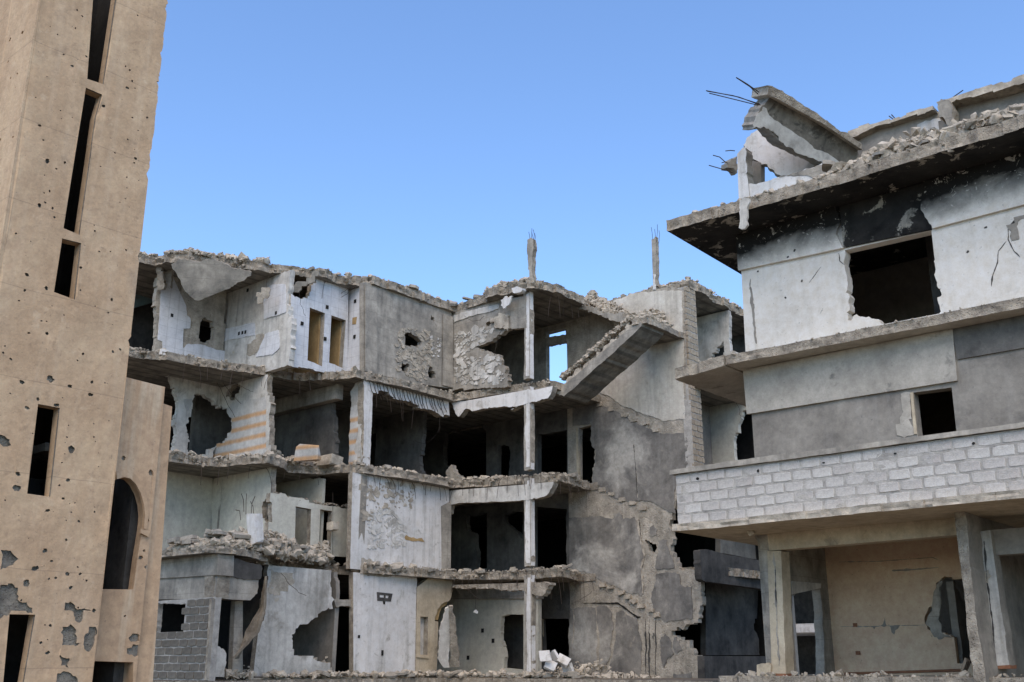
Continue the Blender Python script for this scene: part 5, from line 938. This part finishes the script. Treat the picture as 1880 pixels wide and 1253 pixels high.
# door frames of the darkened rooms and a few flat slabs among the heaps
for hpx in (hs3[3], hs1[0]):
    q = [p[:2] for p in PWs.px(hpx)]; u0, u1 = min(p[0] for p in q), max(p[0] for p in q); v0, v1 = min(p[1] for p in q), max(p[1] for p in q)
    plate('door_frame', PWs, [(u0-.06, v0, 1), (u0+.03, v0, 1), (u0+.03, v1-.02, 1), (u0-.06, v1+.02, 1)], 'cream', ap, thick=.12, off=.03, ra=.006)
def flats(name, label, pts, seed, smin=.25, smax=.7):
    rnd = random.Random(seed); V = []; Fs = []
    for (s_, t_, z_) in pts:
        w_, d_, h_ = rnd.uniform(smin, smax), rnd.uniform(smin, smax)*.7, rnd.uniform(.05, .12); k = 7; b = len(V); R = Matrix.Rotation(rnd.uniform(0, 6.28), 3, 'Z') @ Matrix.Rotation(rnd.gauss(0, .2), 3, 'X') @ Matrix.Rotation(rnd.gauss(0, .2), 3, 'Y'); c = W(s_, t_, z_)
        rr = [rnd.uniform(.65, 1.1) for _ in range(k)]
        for zz_ in (-.5, .5): V += [c + R @ Vector((math.cos(i*6.283/k)*rr[i]*w_*.5, math.sin(i*6.283/k)*rr[i]*d_*.5, zz_*h_)) for i in range(k)]
        Fs.append(tuple(range(b+k-1, b-1, -1))); Fs.append(tuple(range(b+k, b+2*k))); Fs += [(b+i, b+(i+1) % k, b+k+(i+1) % k, b+k+i) for i in range(k)]
    return tag(link(name, V, Fs, 'concrete', None, kind='stuff'), label, 'rubble', 'stuff')
rf = random.Random(5)
def onpath(path, n, up, back): return [(lambda p: (p.x-rf.random()*back*.7, p.y+rf.random()*back*.7, p.z+rf.uniform(.0, up*.45)))(along(path, rf.random())) for _ in range(n)]
flats('slab_debris', 'flat slab pieces scattered on the roof edge of the apartment ruin', onpath(edge3(pr[:-2], ZR+.3), 22, .18, .6), 1)
flats('slab_debris', 'flat slab pieces lying along the third floor of the apartment ruin', onpath(edge3(p3, Z3+SLT), 26, .16, .6), 2)
flats('slab_debris', 'flat slab pieces lying along the second floor of the apartment ruin', onpath(edge3(p2, Z2+SLT), 24, .16, .6), 3)
flats('slab_debris', 'flat slab pieces in the heap over the shop canopy', onpath([(-5.2, -9.8, Z2+.5), (-3.4, -9.4, Z2+.7), (-3.2, -8.0, Z2+.5), (-4.0, -5.4, Z2+.45)], 40, .35, .5), 4)
flats('slab_debris', 'flat slab pieces on the burnt roof of the white house', [(rf.uniform(13.8, 19.5), rf.uniform(-7.2, -6.2), zr+rf.uniform(.0, .3)) for _ in range(40)], 5)
flats('slab_debris', 'flat slab pieces at the foot of the apartment ruin', onpath([(-3.2, -7.8, Z1), (-3.1, -4.5, Z1), (-3.1, -.8, Z1), (.3, -.6, Z1), (3.0, 2.6, Z1-.1)], 30, .15, .5), 6)

rubble('rubble_heap', 'heap of broken hollow blocks on the roof above the hanging slab', edge3(pr[2:7], ZR+.3), (-.6, .6), .8, 420, .06, .34, .55, 71, clump=False)
rubble('rubble_heap', 'debris heaped on the roof corner beneath the left rooftop post', edge3(pr[-6:-3], ZR+.3), (-.5, .6), .7, 260, .05, .3, .3, 72, clump=False)
rubble('rubble_heap', 'debris heaped on the roof corner beside the right rooftop post', [(2.2, 3.85, ZR+.43), (4.0, 3.85, ZR+.43), (4.1, 4.6, ZR+.43)], (-.3, .2), .5, 260, .05, .3, .3, 73, clump=False)
